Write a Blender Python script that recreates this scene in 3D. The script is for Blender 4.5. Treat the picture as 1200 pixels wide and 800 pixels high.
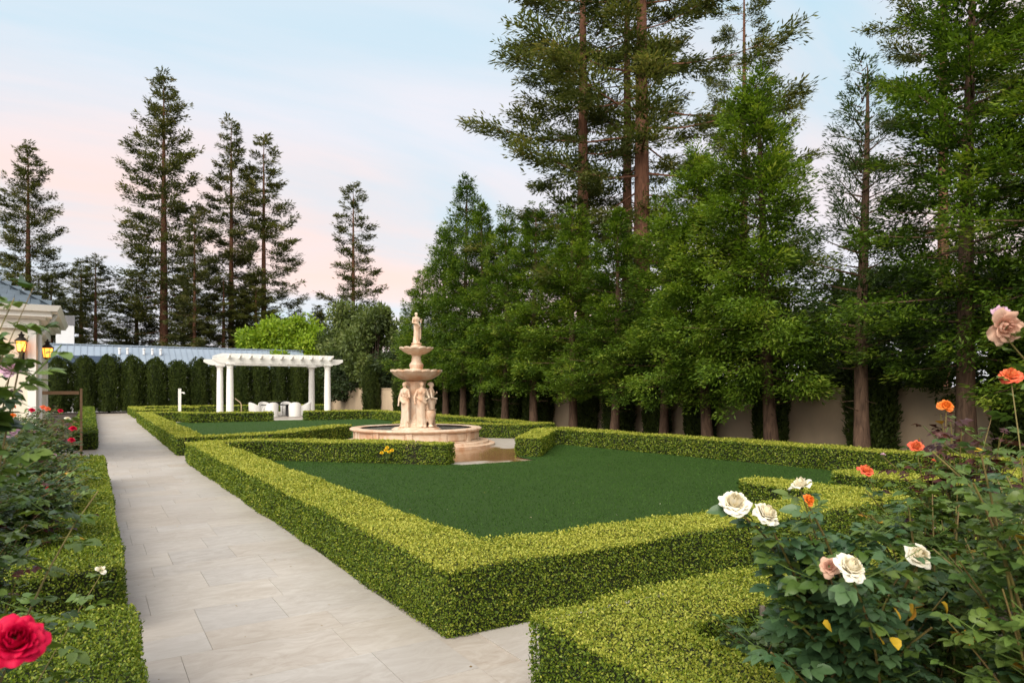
import bpy, bmesh, math, random
import numpy as np
from mathutils import Vector, Matrix

for o in list(bpy.data.objects): bpy.data.objects.remove(o)
SC = bpy.context.scene
COL = SC.collection
rad = math.radians
HEAD = math.atan2(493, 800)          # heading of the camera, clockwise from the path direction (+Y)
EYE = (0.0, 0.0, 1.8)

# ---------------------------------------------------------------- camera
cd = bpy.data.cameras.new('camera'); cam = bpy.data.objects.new('camera', cd); COL.objects.link(cam)
cam.location = EYE; cam.rotation_euler = (rad(90), 0, -HEAD)
cd.sensor_width = 36; cd.lens = 24; cd.shift_y = 55/1200; cd.clip_start = .05; cd.clip_end = 1500
cd.dof.use_dof = True; cd.dof.focus_distance = 6.0; cd.dof.aperture_fstop = 4.5
SC.camera = cam

# ---------------------------------------------------------------- sky, sun, exposure
SUN_EL, SUN_AZ = rad(42), rad(-130)   # azimuth clockwise from +Y: behind the camera, over the left shoulder
wd = bpy.data.worlds.new('World'); SC.world = wd; wd.use_nodes = True
nt = wd.node_tree; nt.nodes.clear(); N = nt.nodes.new; LK = nt.links.new
def mth(op, a, b=None, c=None, clamp=False):
    n = N('ShaderNodeMath'); n.operation = op; n.use_clamp = clamp
    for i, v in enumerate((a, b, c)):
        if v is None: continue
        if isinstance(v, (int, float)): n.inputs[i].default_value = v
        else: LK(v, n.inputs[i])
    return n.outputs[0]
def mixc(f, a, b):
    n = N('ShaderNodeMix'); n.data_type = 'RGBA'
    for i, v in ((0, f), (6, a), (7, b)):
        if isinstance(v, (int, float)): n.inputs[i].default_value = v
        elif isinstance(v, tuple): n.inputs[i].default_value = v + (1,)
        else: LK(v, n.inputs[i])
    return n.outputs[2]
sky = N('ShaderNodeTexSky'); sky.sky_type = 'NISHITA'; sky.sun_disc = False
sky.sun_elevation = SUN_EL; sky.sun_rotation = SUN_AZ; sky.altitude = 100; sky.air_density = 1.0; sky.dust_density = 1.5
bg1 = N('ShaderNodeBackground'); LK(sky.outputs[0], bg1.inputs[0]); bg1.inputs[1].default_value = .08
tc = N('ShaderNodeTexCoord'); sp = N('ShaderNodeSeparateXYZ'); LK(tc.outputs['Generated'], sp.inputs[0])
X, Y, Z = sp.outputs
zz = mth('ADD', mth('MAXIMUM', Z, 0.0), .22)
cb = N('ShaderNodeCombineXYZ'); LK(mth('DIVIDE', X, zz), cb.inputs[0]); LK(mth('DIVIDE', Y, zz), cb.inputs[1])
mp = N('ShaderNodeMapping'); LK(cb.outputs[0], mp.inputs[0]); mp.inputs['Rotation'].default_value = (0, 0, rad(-38)); mp.inputs['Scale'].default_value = (.45, 1.35, 1); mp.inputs['Location'].default_value = (5, 2, 0)
n1 = N('ShaderNodeTexNoise'); LK(mp.outputs[0], n1.inputs[0]); n1.inputs['Scale'].default_value = 1.25; n1.inputs['Detail'].default_value = 7; n1.inputs['Roughness'].default_value = .52; n1.inputs['Distortion'].default_value = .5
mp2 = N('ShaderNodeMapping'); LK(cb.outputs[0], mp2.inputs[0]); mp2.inputs['Rotation'].default_value = (0, 0, rad(-30)); mp2.inputs['Scale'].default_value = (.5, 1.0, 1); mp2.inputs['Location'].default_value = (11.4, 2.3, 0)
n2 = N('ShaderNodeTexNoise'); LK(mp2.outputs[0], n2.inputs[0]); n2.inputs['Scale'].default_value = .8; n2.inputs['Detail'].default_value = 3
mask = mth('MULTIPLY_ADD', n1.outputs[0], 3.4, -1.0, True)
pink = mth('MULTIPLY_ADD', n2.outputs[0], 4.2, -1.5, True)
low = mth('SUBTRACT', 1.0, mth('MULTIPLY', Z, 2.0, None, True), None, True)
pk = mth('MULTIPLY', pink, mth('MULTIPLY_ADD', low, .7, .35, True))
ccol = mixc(pk, (.85, .80, .84), (1.10, .70, .55))
base = mixc(mth('POWER', low, 1.6), (.44, .70, .83), (.76, .82, .88))
scol = mixc(mth('MULTIPLY', mask, .85), base, ccol)
bg2 = N('ShaderNodeBackground'); LK(scol, bg2.inputs[0]); bg2.inputs[1].default_value = .57
ms = N('ShaderNodeMixShader'); ms.inputs[0].default_value = .93; LK(bg1.outputs[0], ms.inputs[1]); LK(bg2.outputs[0], ms.inputs[2])
wo = N('ShaderNodeOutputWorld'); LK(ms.outputs[0], wo.inputs[0])

sl = bpy.data.lights.new('sun', 'SUN'); so = bpy.data.objects.new('sun', sl); COL.objects.link(so)
sl.energy = 2.7; sl.angle = rad(60); sl.color = (1, .92, .80)
sd = Vector((math.sin(SUN_AZ)*math.cos(SUN_EL), math.cos(SUN_AZ)*math.cos(SUN_EL), math.sin(SUN_EL)))
so.rotation_euler = sd.to_track_quat('Z', 'Y').to_euler()

SC.render.engine = 'CYCLES'
vs = SC.view_settings; vs.view_transform = 'Standard'; vs.look = 'None'; vs.exposure = 1.03; vs.gamma = 1
cy = SC.cycles; cy.max_bounces = 5; cy.diffuse_bounces = 3; cy.glossy_bounces = 2; cy.transmission_bounces = 3; cy.transparent_max_bounces = 4
cy.use_denoising = True; cy.caustics_reflective = False; cy.caustics_refractive = False; cy.sample_clamp_indirect = 4

# ---------------------------------------------------------------- mesh helpers
def mesh_np(name, V, Fs, tint=None, smooth=False, uvv=None):
    """V (n,3); Fs list of (m,k) index arrays; tint: one value per face."""
    me = bpy.data.meshes.new(name)
    V = np.asarray(V, np.float32); Fs = [np.asarray(f, np.int32) for f in Fs if len(f)]
    me.vertices.add(len(V)); me.vertices.foreach_set('co', V.ravel())
    nl = sum(f.size for f in Fs); nf = sum(len(f) for f in Fs)
    me.loops.add(nl); me.polygons.add(nf)
    me.loops.foreach_set('vertex_index', np.concatenate([f.ravel() for f in Fs]))
    cnt = np.concatenate([np.full(len(f), f.shape[1], np.int32) for f in Fs])
    st = np.zeros(nf, np.int32); st[1:] = np.cumsum(cnt)[:-1]
    me.polygons.foreach_set('loop_start', st)
    me.update(calc_edges=True)
    me.polygons.foreach_set('use_smooth', np.full(nf, bool(smooth)))
    if tint is not None:
        a = me.attributes.new('tint', 'FLOAT', 'FACE'); a.data.foreach_set('value', np.asarray(tint, np.float32))
    if uvv is not None:
        a = me.attributes.new('along', 'FLOAT', 'POINT'); a.data.foreach_set('value', np.asarray(uvv, np.float32))
    return me

def link(name, me, parent=None, mat=None, loc=(0, 0, 0), rot=(0, 0, 0), scale=1, label=None, cat=None, group=None, kind=None):
    o = bpy.data.objects.new(name, me); COL.objects.link(o)
    if parent is not None: o.parent = parent
    o.location = loc; o.rotation_euler = rot; o.scale = (scale,)*3 if isinstance(scale, (int, float)) else scale
    if mat is not None and me is not None and not me.materials: me.materials.append(mat)
    for k, v in (('label', label), ('category', cat), ('group', group), ('kind', kind)):
        if v: o[k] = v
    return o
def thing(name, label, cat, loc=(0, 0, 0), rotz=0, group=None):
    o = link(name, None, None, None, loc, (0, 0, rotz), 1, label, cat, group); o.empty_display_size = .1
    return o
def copy_tree(root, loc, rot=(0, 0, 0), scale=1, label=None):
    r = root.copy(); COL.objects.link(r); r.location = loc; r.rotation_euler = rot
    r.scale = (scale,)*3 if isinstance(scale, (int, float)) else scale
    if label: r['label'] = label
    for ch in list(root.children):
        c = ch.copy(); COL.objects.link(c); c.parent = r
        for g in list(ch.children):
            d = g.copy(); COL.objects.link(d); d.parent = c
    return r

class MB:
    def __init__(s): s.V = []; s.F = {}; s.n = 0
    def add(s, V, F):
        for f in F: s.F.setdefault(len(f), []).append([i+s.n for i in f])
        V = np.asarray(V, float).reshape(-1, 3); s.V.append(V); s.n += len(V); return s
    def box(s, x0, x1, y0, y1, z0, z1):
        return s.add([(x, y, z) for z in (z0, z1) for y in (y0, y1) for x in (x0, x1)],
                     [(0, 2, 3, 1), (4, 5, 7, 6), (0, 1, 5, 4), (2, 6, 7, 3), (0, 4, 6, 2), (1, 3, 7, 5)])
    def prism(s, poly, z0, z1):
        n = len(poly)
        return s.add([(x, y, z0) for x, y in poly]+[(x, y, z1) for x, y in poly],
                     [tuple(range(n))[::-1], tuple(range(n, 2*n))]+[(i, (i+1) % n, n+(i+1) % n, n+i) for i in range(n)])
    def lathe(s, prof, seg=32, mod=None, cx=0, cy=0, cap=True):
        V = []; F = []
        for k, (r, z) in enumerate(prof):
            for j in range(seg):
                a = 2*math.pi*j/seg; rr, z2 = (r, z) if mod is None else mod(r, z, a, k)
                V.append((cx+rr*math.cos(a), cy+rr*math.sin(a), z2))
        for k in range(len(prof)-1):
            for j in range(seg):
                j2 = (j+1) % seg; F.append((k*seg+j, k*seg+j2, (k+1)*seg+j2, (k+1)*seg+j))
        if cap: F.append(tuple(range(seg))[::-1]); F.append(tuple((len(prof)-1)*seg+j for j in range(seg)))
        return s.add(V, F)
    def tube(s, pts, radii, seg=6, cap=True):
        pts = [Vector(p) for p in pts]; n = len(pts); V = []; F = []
        if isinstance(radii, (int, float)): radii = [radii]*n
        up = None
        for i, p in enumerate(pts):
            t = (pts[min(i+1, n-1)]-pts[max(i-1, 0)]).normalized()
            if up is None: up = t.orthogonal().normalized()
            up = (up - t*up.dot(t)); up = up.normalized() if up.length > 1e-6 else t.orthogonal().normalized()
            w = t.cross(up)
            for j in range(seg):
                a = 2*math.pi*j/seg; V.append(p+(up*math.cos(a)+w*math.sin(a))*radii[i])
        for i in range(n-1):
            for j in range(seg):
                j2 = (j+1) % seg; F.append((i*seg+j, i*seg+j2, (i+1)*seg+j2, (i+1)*seg+j))
        if cap: F.append(tuple(range(seg))[::-1]); F.append(tuple((n-1)*seg+j for j in range(seg)))
        return s.add([tuple(v) for v in V], F)
    def mesh(s, name, smooth=None, bevel=0, seg=2):
        me = mesh_np(name, np.concatenate(s.V), [])if not s.F else None
        me = mesh_np(name, np.concatenate(s.V), [np.array(f) for f in s.F.values()])
        if bevel:
            bm = bmesh.new(); bm.from_mesh(me)
            bmesh.ops.bevel(bm, geom=bm.edges[:], offset=bevel, segments=seg, affect='EDGES', clamp_overlap=True)
            bm.to_mesh(me); bm.free()
        if smooth:
            me.polygons.foreach_set('use_smooth', np.ones(len(me.polygons), bool)); me.set_sharp_from_angle(angle=rad(smooth))
        return me
    def build(s, name, mat, parent=None, smooth=None, bevel=0, **k):
        return link(name, s.mesh(name, smooth, bevel), parent, mat, **k)

def nrm(a): return a/np.maximum(np.linalg.norm(a, axis=-1, keepdims=True), 1e-9)
def leafquads(P, D, Nn, L, W, mid=.45, fold=.0):
    """kite shaped leaf faces at P, pointing along D, facing Nn"""
    S = nrm(np.cross(D, Nn)); n = len(P)
    L = np.broadcast_to(np.asarray(L, float), (n,))[:, None]; W = np.broadcast_to(np.asarray(W, float), (n,))[:, None]
    V = np.empty((n, 4, 3)); m = P+D*L*mid
    V[:, 0] = P; V[:, 1] = m+S*W*.5; V[:, 2] = P+D*L; V[:, 3] = m-S*W*.5
    if fold: V[:, 1] += Nn*W*fold; V[:, 3] += Nn*W*fold
    return V.reshape(-1, 3), np.arange(n*4).reshape(n, 4)

# ---------------------------------------------------------------- materials
def mat_new(name):
    m = bpy.data.materials.new(name); m.use_nodes = True; t = m.node_tree; b = t.nodes['Principled BSDF']
    return m, t, b
class NT:
    def __init__(s, t): s.t = t
    def n(s, kind, **inp):
        n = s.t.nodes.new('ShaderNode'+kind)
        for k, v in inp.items(): s.set(n, k, v)
        return n
    def set(s, n, k, v):
        i = n.inputs[int(k[1:])] if k[0] == '_' and k[1:].isdigit() else n.inputs[k.replace('_', ' ')]
        if hasattr(v, 'is_linked'): s.t.links.new(v, i)
        else: i.default_value = v if not (isinstance(v, tuple) and len(v) == 3 and i.type == 'RGBA') else v+(1,)
    def math(s, op, a, b=0.0, c=0.0, clamp=False):
        n = s.t.nodes.new('ShaderNodeMath'); n.operation = op; n.use_clamp = clamp
        for i, v in enumerate((a, b, c)): s.set(n, '_%d' % i, v)
        return n.outputs[0]
    def mix(s, f, a, b, mode='MIX'):
        n = s.t.nodes.new('ShaderNodeMix'); n.data_type = 'RGBA'; n.blend_type = mode
        for i, v in ((0, f), (6, a), (7, b)): s.set(n, '_%d' % i, v)
        return n.outputs[2]
    def ramp(s, f, stops):
        n = s.t.nodes.new('ShaderNodeValToRGB'); s.set(n, '_0', f); e = n.color_ramp.elements
        while len(e) < len(stops): e.new(.5)
        for x, (p, c) in zip(e, stops): x.position = p; x.color = tuple(c)+(1,)
        return n.outputs[0]
    def noise(s, vec, scale, detail=3, rough=.5, dist=0.0):
        n = s.t.nodes.new('ShaderNodeTexNoise'); s.set(n, 'Vector', vec); s.set(n, 'Scale', float(scale)); s.set(n, 'Detail', float(detail)); s.set(n, 'Roughness', rough); s.set(n, 'Distortion', dist)
        return n.outputs[0]
    def pos(s): return s.t.nodes.new('ShaderNodeNewGeometry').outputs['Position']
    def obj(s): return s.t.nodes.new('ShaderNodeTexCoord').outputs['Object']
    def rnd(s): return s.t.nodes.new('ShaderNodeObjectInfo').outputs['Random']
    def scale(s, v, sc):
        n = s.t.nodes.new('ShaderNodeMapping'); s.set(n, 'Vector', v); n.inputs['Scale'].default_value = sc; return n.outputs[0]
    def bump(s, b, h, strength, dist=.01):
        n = s.t.nodes.new('ShaderNodeBump'); s.set(n, 'Height', h); n.inputs['Strength'].default_value = strength; n.inputs['Distance'].default_value = dist
        s.t.links.new(n.outputs[0], b.inputs['Normal'])

def leaf_mat(name, stops, patch=.25, pscale=1.2, trans=.30, rough=.5, objvar=.0, sat=1.0, spec=.3):
    m, t, b = mat_new(name); q = NT(t)
    a = t.nodes.new('ShaderNodeAttribute'); a.attribute_name = 'tint'
    f = q.math('ADD', a.outputs['Fac'], q.math('MULTIPLY', q.math('SUBTRACT', q.noise(q.pos(), pscale, 3), .5), patch*2))
    if objvar: f = q.math('ADD', f, q.math('MULTIPLY', q.math('SUBTRACT', q.rnd(), .5), objvar))
    c = q.ramp(f, stops)
    q.set(b, 'Base_Color', c); b.inputs['Roughness'].default_value = rough; b.inputs['Specular IOR Level'].default_value = spec
    tr = t.nodes.new('ShaderNodeBsdfTranslucent'); t.links.new(q.mix(1.0, c, (1.15, 1.2, .6), 'MULTIPLY'), tr.inputs[0])
    mx = t.nodes.new('ShaderNodeMixShader'); mx.inputs[0].default_value = trans
    t.links.new(b.outputs[0], mx.inputs[1]); t.links.new(tr.outputs[0], mx.inputs[2]); t.links.new(mx.outputs[0], t.nodes['Material Output'].inputs[0])
    return m
def plain(name, col, rough=.6, noise=0.0, nscale=8, bump=0, bscale=40, metallic=0, spec=.4, col2=None):
    m, t, b = mat_new(name); q = NT(t)
    if noise or col2:
        c2 = col2 or tuple(x*(1-noise) for x in col)
        q.set(b, 'Base_Color', q.mix(q.math('MULTIPLY_ADD', q.noise(q.pos(), nscale, 5, .6), 2.2, -.6, True), col, c2))
    else: b.inputs['Base Color'].default_value = col+(1,)
    b.inputs['Roughness'].default_value = rough; b.inputs['Metallic'].default_value = metallic; b.inputs['Specular IOR Level'].default_value = spec
    if bump: q.bump(b, q.noise(q.pos(), bscale, 5, .65), bump)
    return m
def bark_mat(name, c1, c2):
    m, t, b = mat_new(name); q = NT(t)
    n = q.noise(q.scale(q.pos(), (9, 9, 1.6)), 1.6, 6, .65, .6)
    n2 = q.noise(q.pos(), 1.1, 2)
    q.set(b, 'Base_Color', q.mix(q.math('MULTIPLY_ADD', n, 2.4, -.7, True), c1, q.mix(n2, c2, tuple(x*.6 for x in c2))))
    b.inputs['Roughness'].default_value = .9; b.inputs['Specular IOR Level'].default_value = .15
    q.bump(b, n, .9, .03); return m
def travertine(name, c1, c2, c3, tile=False, rough=.45, wet=False, vs=2.2):
    m, t, b = mat_new(name); q = NT(t); p = q.pos()
    if tile:
        o = t.nodes.new('ShaderNodeObjectInfo'); v = t.nodes.new('ShaderNodeVectorMath'); v.operation = 'MULTIPLY_ADD'
        cmb = t.nodes.new('ShaderNodeCombineXYZ'); t.links.new(o.outputs['Random'], cmb.inputs[0]); t.links.new(o.outputs['Random'], cmb.inputs[1]); t.links.new(o.outputs['Random'], cmb.inputs[2])
        t.links.new(cmb.outputs[0], v.inputs[0]); v.inputs[1].default_value = (37, 23, 11); t.links.new(p, v.inputs[2]); p2 = v.outputs[0]
    else: p2 = p
    vein = q.noise(q.scale(p2, (1.0, 1.9, 2)), vs, 9, .72, 1.6)
    blot = q.noise(p, .5, 4)
    c = q.mix(q.math('MULTIPLY_ADD', vein, 3.6, -1.3, True), c1, c2)
    c = q.mix(q.math('MULTIPLY_ADD', blot, 2.2, -.75, True), c, c3)
    if tile: c = q.mix(.55, c, q.ramp(o.outputs['Random'], [(0, (.48, .46, .43)), (.3, (.42, .365, .30)), (.55, (.49, .455, .40)), (.8, (.40, .385, .365)), (1, (.45, .40, .34))]))
    st = q.math('MULTIPLY_ADD', q.noise(q.pos(), .55, 4, .6), 2.0, -.55, True)
    c = q.mix(q.math('MULTIPLY', st, .42), c, tuple(x*.62 for x in c2))
    rg = q.math('MULTIPLY_ADD', vein, .25, rough-.1)
    if wet:
        d = t.nodes.new('ShaderNodeVectorMath'); d.operation = 'DISTANCE'; t.links.new(q.pos(), d.inputs[0]); d.inputs[1].default_value = (9.0, 16.4, 0)
        w = q.math('SUBTRACT', 1.25, q.math('DIVIDE', d.outputs['Value'], 2.4))
        w = q.math('ADD', w, q.math('MULTIPLY', q.math('SUBTRACT', q.noise(q.pos(), .9, 3), .5), 1.6))
        w = q.math('MULTIPLY_ADD', w, 5.0, -1.5, True)
        c = q.mix(w, c, (.23, .125, .055)); rg = q.math('MULTIPLY_ADD', w, -.36, rg)
    q.set(b, 'Base_Color', c); q.set(b, 'Roughness', rg); b.inputs['Specular IOR Level'].default_value = .4
    q.bump(b, vein, .12, .01); return m

M = {}
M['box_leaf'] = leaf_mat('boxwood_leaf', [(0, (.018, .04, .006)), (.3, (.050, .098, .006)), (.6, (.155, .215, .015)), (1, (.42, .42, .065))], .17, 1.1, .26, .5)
M['box_core'] = plain('boxwood_twigs', (.022, .030, .008), .95, .5, 30)
M['brown_core'] = plain('dry_twigs', (.10, .075, .05), .95, .5, 30)
M['cedar'] = leaf_mat('cedar_foliage', [(0, (.026, .054, .007)), (.4, (.074, .138, .012)), (.75, (.15, .23, .022)), (1, (.25, .30, .04))], .30, .55, .38, .55, .22)
M['slender'] = leaf_mat('feathery_cedar_foliage', [(0, (.02, .045, .012)), (.5, (.055, .10, .022)), (1, (.12, .17, .04))], .2, .6, .3, .55)
M['redwood'] = leaf_mat('redwood_foliage', [(0, (.030, .040, .014)), (.4, (.085, .10, .032)), (.75, (.145, .15, .050)), (1, (.20, .17, .065))], .3, .25, .34, .6, .15)
M['bigred'] = leaf_mat('tall_redwood_foliage', [(0, (.030, .044, .012)), (.4, (.085, .108, .028)), (.75, (.15, .165, .048)), (1, (.22, .19, .065))], .3, .3, .36, .6, .1)
M['cypress'] = leaf_mat('cypress_foliage', [(0, (.014, .025, .004)), (.5, (.038, .060, .008)), (1, (.075, .10, .014))], .2, .8, .15, .6, .15)
M['lime'] = leaf_mat('lime_foliage', [(0, (.07, .13, .008)), (.5, (.20, .32, .018)), (1, (.42, .50, .04))], .2, .8, .35, .5)
M['olive'] = leaf_mat('grey_green_foliage', [(0, (.035, .055, .014)), (.5, (.10, .14, .03)), (1, (.20, .22, .07))], .3, .5, .3, .55, .2)
M['dark_tree'] = leaf_mat('dark_evergreen_foliage', [(0, (.008, .016, .005)), (.5, (.022, .040, .010)), (1, (.05, .075, .018))], .3, .6, .2, .6, .2)
M['bark'] = bark_mat('red_brown_bark', (.25, .12, .075), (.09, .045, .03))
M['bark_cedar'] = bark_mat('grey_brown_bark', (.17, .105, .07), (.055, .034, .024))
M['bark_dark'] = bark_mat('dark_bark', (.15, .10, .08), (.045, .030, .024))
M['paving'] = travertine('paving_travertine', (.54, .50, .44), (.33, .27, .21), (.44, .42, .395), wet=True, vs=3.2)
M['tile'] = travertine('tile_travertine', (.58, .555, .51), (.29, .24, .19), (.41, .40, .385), tile=True, vs=3.2)
M['mulch'] = plain('bark_mulch', (.05, .032, .022), .95, .6, 45, .8, 60)
M['ground'] = plain('garden_soil', (.06, .055, .03), .95, .5, 2, .5, 20)
M['column'] = plain('white_paint', (.78, .77, .73), .5, .06, 3)
M['cream'] = plain('cream_stucco', (.72, .66, .54), .8, .05, 3, .15, 120)
M['wall'] = plain('tan_stucco', (.60, .46, .31), .85, .22, 1.2, .3, 60)
M['slate'] = plain('slate', (.10, .135, .17), .6, .35, 6, .3, 30)
M['metal_roof'] = plain('metal_roofing', (.30, .37, .45), .45, .12, .8, 0, 40, .25)
M['metal_dark'] = plain('bronze_metal', (.03, .026, .022), .45, 0, 8, 0, 40, .6)
M['navy'] = plain('navy_glass', (.022, .035, .065), .25)
M['wood'] = plain('weathered_wood', (.34, .22, .13), .75, .35, 12, .3, 60)
M['wicker'] = plain('white_wicker', (.70, .69, .66), .7, .1, 30, .6, 90)
M['cushion'] = plain('white_cushion', (.75, .74, .71), .9, .05, 6, .2, 200)
M['charcoal'] = plain('charcoal_metal', (.05, .05, .055), .5)
M['planter'] = plain('dark_bowl', (.07, .065, .06), .6, .3, 20)
M['cane'] = plain('rose_cane', (.17, .17, .035), .6, 0, 8, .4, 60, col2=(.15, .085, .04))
M['old_cane'] = plain('old_rose_wood', (.20, .165, .13), .9, .5, 25, .9, 60)
M['stem'] = plain('green_stem', (.10, .16, .03), .55, .3, 20)
M['sepal'] = plain('sepal_green', (.09, .15, .035), .6)
M['stain_white'] = plain('chalky_paint', (.74, .75, .76), .7, .08, 3)

def marble():
    m, t, b = mat_new('peach_marble'); q = NT(t); p = q.pos()
    v = q.noise(q.scale(p, (1, 1, .6)), 2.6, 8, .62, 1.4); w = q.noise(p, 1.1, 4, .6, .5)
    c = q.ramp(q.math('MULTIPLY_ADD', v, 1.6, -.3), [(0, (.32, .19, .12)), (.3, (.52, .355, .24)), (.55, (.62, .485, .365)), (1, (.68, .60, .50))])
    c = q.mix(q.math('MULTIPLY_ADD', w, 5, -2.4, True), c, (.46, .24, .13))
    q.set(b, 'Base_Color', c); b.inputs['Roughness'].default_value = .6; q.bump(b, q.noise(p, 25, 5), .25, .01); return m
M['marble'] = marble()
def turf():
    m, t, b = mat_new('artificial_turf'); q = NT(t); p = q.pos()
    f = q.noise(p, 160, 3, .7); g = q.noise(q.scale(p, (1.0, .25, 1)), 1.1, 4, .55)
    c = q.mix(q.math('MULTIPLY_ADD', f, 2.4, -.7, True), (.020, .050, .009), (.048, .102, .018))
    c = q.mix(q.math('MULTIPLY_ADD', g, 1.6, -.4, True), c, q.mix(.45, c, (.034, .075, .012)))
    q.set(b, 'Base_Color', c); b.inputs['Roughness'].default_value = .8; b.inputs['Specular IOR Level'].default_value = .15
    q.bump(b, f, 1.0, .02); return m
M['turf'] = turf()
M['blade'] = leaf_mat('turf_blades', [(0, (.020, .050, .009)), (.6, (.040, .092, .016)), (1, (.066, .135, .028))], .4, .7, .15, .8, spec=.05)
def water():
    m, t, b = mat_new('fountain_water'); q = NT(t)
    b.inputs['Base Color'].default_value = (.13, .15, .145, 1); b.inputs['Roughness'].default_value = .14
    q.bump(b, q.noise(q.pos(), 6, 3), .25, .02); return m
M['water'] = water()
def petal(name, inner, outer, rough=.55, tr=.3):
    m, t, b = mat_new(name); q = NT(t)
    a = t.nodes.new('ShaderNodeAttribute'); a.attribute_name = 'along'
    c = q.mix(q.math('MULTIPLY_ADD', a.outputs['Fac'], 1.3, -.2, True), inner, outer)
    c = q.mix(q.math('MULTIPLY_ADD', q.noise(q.pos(), 60, 3), 1.2, -.45, True), c, tuple(.82*x for x in outer))
    q.set(b, 'Base_Color', c); b.inputs['Roughness'].default_value = rough; b.inputs['Specular IOR Level'].default_value = .2
    r = t.nodes.new('ShaderNodeBsdfTranslucent'); t.links.new(c, r.inputs[0]); mx = t.nodes.new('ShaderNodeMixShader'); mx.inputs[0].default_value = tr
    t.links.new(b.outputs[0], mx.inputs[1]); t.links.new(r.outputs[0], mx.inputs[2]); t.links.new(mx.outputs[0], t.nodes['Material Output'].inputs[0]); return m
M['p_white'] = petal('white_petal', (.82, .72, .46), (.90, .885, .80))
M['p_coral'] = petal('coral_petal', (.85, .30, .10), (.82, .12, .075))
M['p_orange'] = petal('orange_petal', (.85, .22, .02), (.85, .24, .045))
M['p_red'] = petal('crimson_petal', (.50, .0, .04), (.72, .008, .07))
M['p_lav'] = petal('lavender_petal', (.70, .45, .55), (.62, .42, .55))
M['p_faded'] = petal('faded_petal', (.70, .40, .30), (.68, .46, .34))
M['p_yellow'] = petal('yellow_petal', (.75, .40, .01), (.85, .60, .02))
def rleaf(name, c1, c2, rough=.38, yellow=None):
    m, t, b = mat_new(name); q = NT(t)
    r = q.rnd(); a = t.nodes.new('ShaderNodeAttribute'); a.attribute_name = 'tint'
    f = q.math('FRACT', q.math('ADD', r, a.outputs['Fac']))
    c = q.mix(f, c1, c2)
    n = q.noise(q.pos(), 70, 3)
    c = q.mix(q.math('MULTIPLY_ADD', n, 1.6, -.5, True), c, q.mix(1.0, c, (.7, .75, .7), 'MULTIPLY'))
    q.set(b, 'Base_Color', c); b.inputs['Roughness'].default_value = rough; b.inputs['Specular IOR Level'].default_value = .45
    x = t.nodes.new('ShaderNodeBsdfTranslucent'); t.links.new(q.mix(1.0, c, (1.3, 1.3, .5), 'MULTIPLY'), x.inputs[0]); mx = t.nodes.new('ShaderNodeMixShader'); mx.inputs[0].default_value = .22
    t.links.new(b.outputs[0], mx.inputs[1]); t.links.new(x.outputs[0], mx.inputs[2]); t.links.new(mx.outputs[0], t.nodes['Material Output'].inputs[0]); return m
M['rl_blue'] = rleaf('blue_green_rose_leaf', (.040, .092, .040), (.085, .155, .062))
M['rl_green'] = rleaf('green_rose_leaf', (.050, .105, .020), (.13, .19, .038))
M['rl_light'] = rleaf('light_rose_leaf', (.08, .15, .025), (.15, .22, .05), .45)
M['rl_red'] = rleaf('young_red_rose_leaf', (.045, .014, .016), (.10, .030, .024), .4)
M['rl_yellow'] = rleaf('yellowing_rose_leaf', (.55, .36, .025), (.45, .22, .03), .5)
M['rl_dark'] = rleaf('dark_rose_leaf', (.024, .055, .013), (.065, .11, .026))

# ---------------------------------------------------------------- setting
def sheet(name, poly, z, mat, parent=None, **k):
    me = mesh_np(name, [(x, y, z) for x, y in poly], [np.arange(len(poly))[None]]); return link(name, me, parent, mat, **k)
sheet('ground', [(-900, -300), (900, -300), (900, 1300), (-900, 1300)], -.03, M['ground'], kind='structure')
path = sheet('path', [(-6, -2), (15, -2), (15, 60), (-6, 60)], 0, M['paving'], kind='structure')

random.seed(4)
tile_meshes = {}
def tile(x0, x1, y0, y1):
    g = .0011; w, d = round(x1-x0-2*g, 4), round(y1-y0-2*g, 4)
    if (w, d) not in tile_meshes:
        me = MB().box(-w/2, w/2, -d/2, d/2, -.02, 0).mesh('tile', None, .0008, 1); me.materials.append(M['tile']); tile_meshes[(w, d)] = me
    link('tile', tile_meshes[(w, d)], path, None, ((x0+x1)/2, (y0+y1)/2, .010+random.uniform(-.0008, .0008)))
y = 1.6; k = 0
while y < 31:
    dy = (.61, .61, .41, .61)[k % 4]; x = .10; end = 2.12
    first = random.choice((.30, .41, .61, .81))
    while x < end-.02:
        w = first if x < .11 else random.choice((.61, .61, .91, 1.02))
        if end-(x+w) < .22: w = end-x
        tile(x, x+w, y, y+dy); x += w
    y += dy; k += 1
for (x0, x1) in ((2.12, 2.93), (2.93, 3.54), (3.54, 4.45), (4.45, 5.06), (5.06, 5.97), (5.97, 6.9)):
    tile(x0, x1, 3.18, 3.79); tile(x0+.3, x1+.3, 3.79, 4.40)
for (poly, nm) in (([(2.72, -1.5), (12, -1.5), (12, 2.68), (2.72, 2.68)], 'rose_bed'), ([(-4, 5.9), (-.2, 5.9), (-.2, 15.2), (-4, 15.2)], 'rose_bed'),
                   ([(-4, -1.5), (-.2, -1.5), (-.2, 4.2), (-4, 4.2)], 'rose_bed'), ([(14.2, -6), (24, -6), (24, 60), (14.2, 60)], 'planting_bed'), ([(-3, 24), (0, 24), (0, 57), (-3, 57)], 'planting_bed'),
                   ([(-6, 56.7), (14.2, 56.7), (14.2, 60.5), (-6, 60.5)], 'planting_bed')):
    sheet(nm, poly, .016, M['mulch'], kind='structure')

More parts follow.
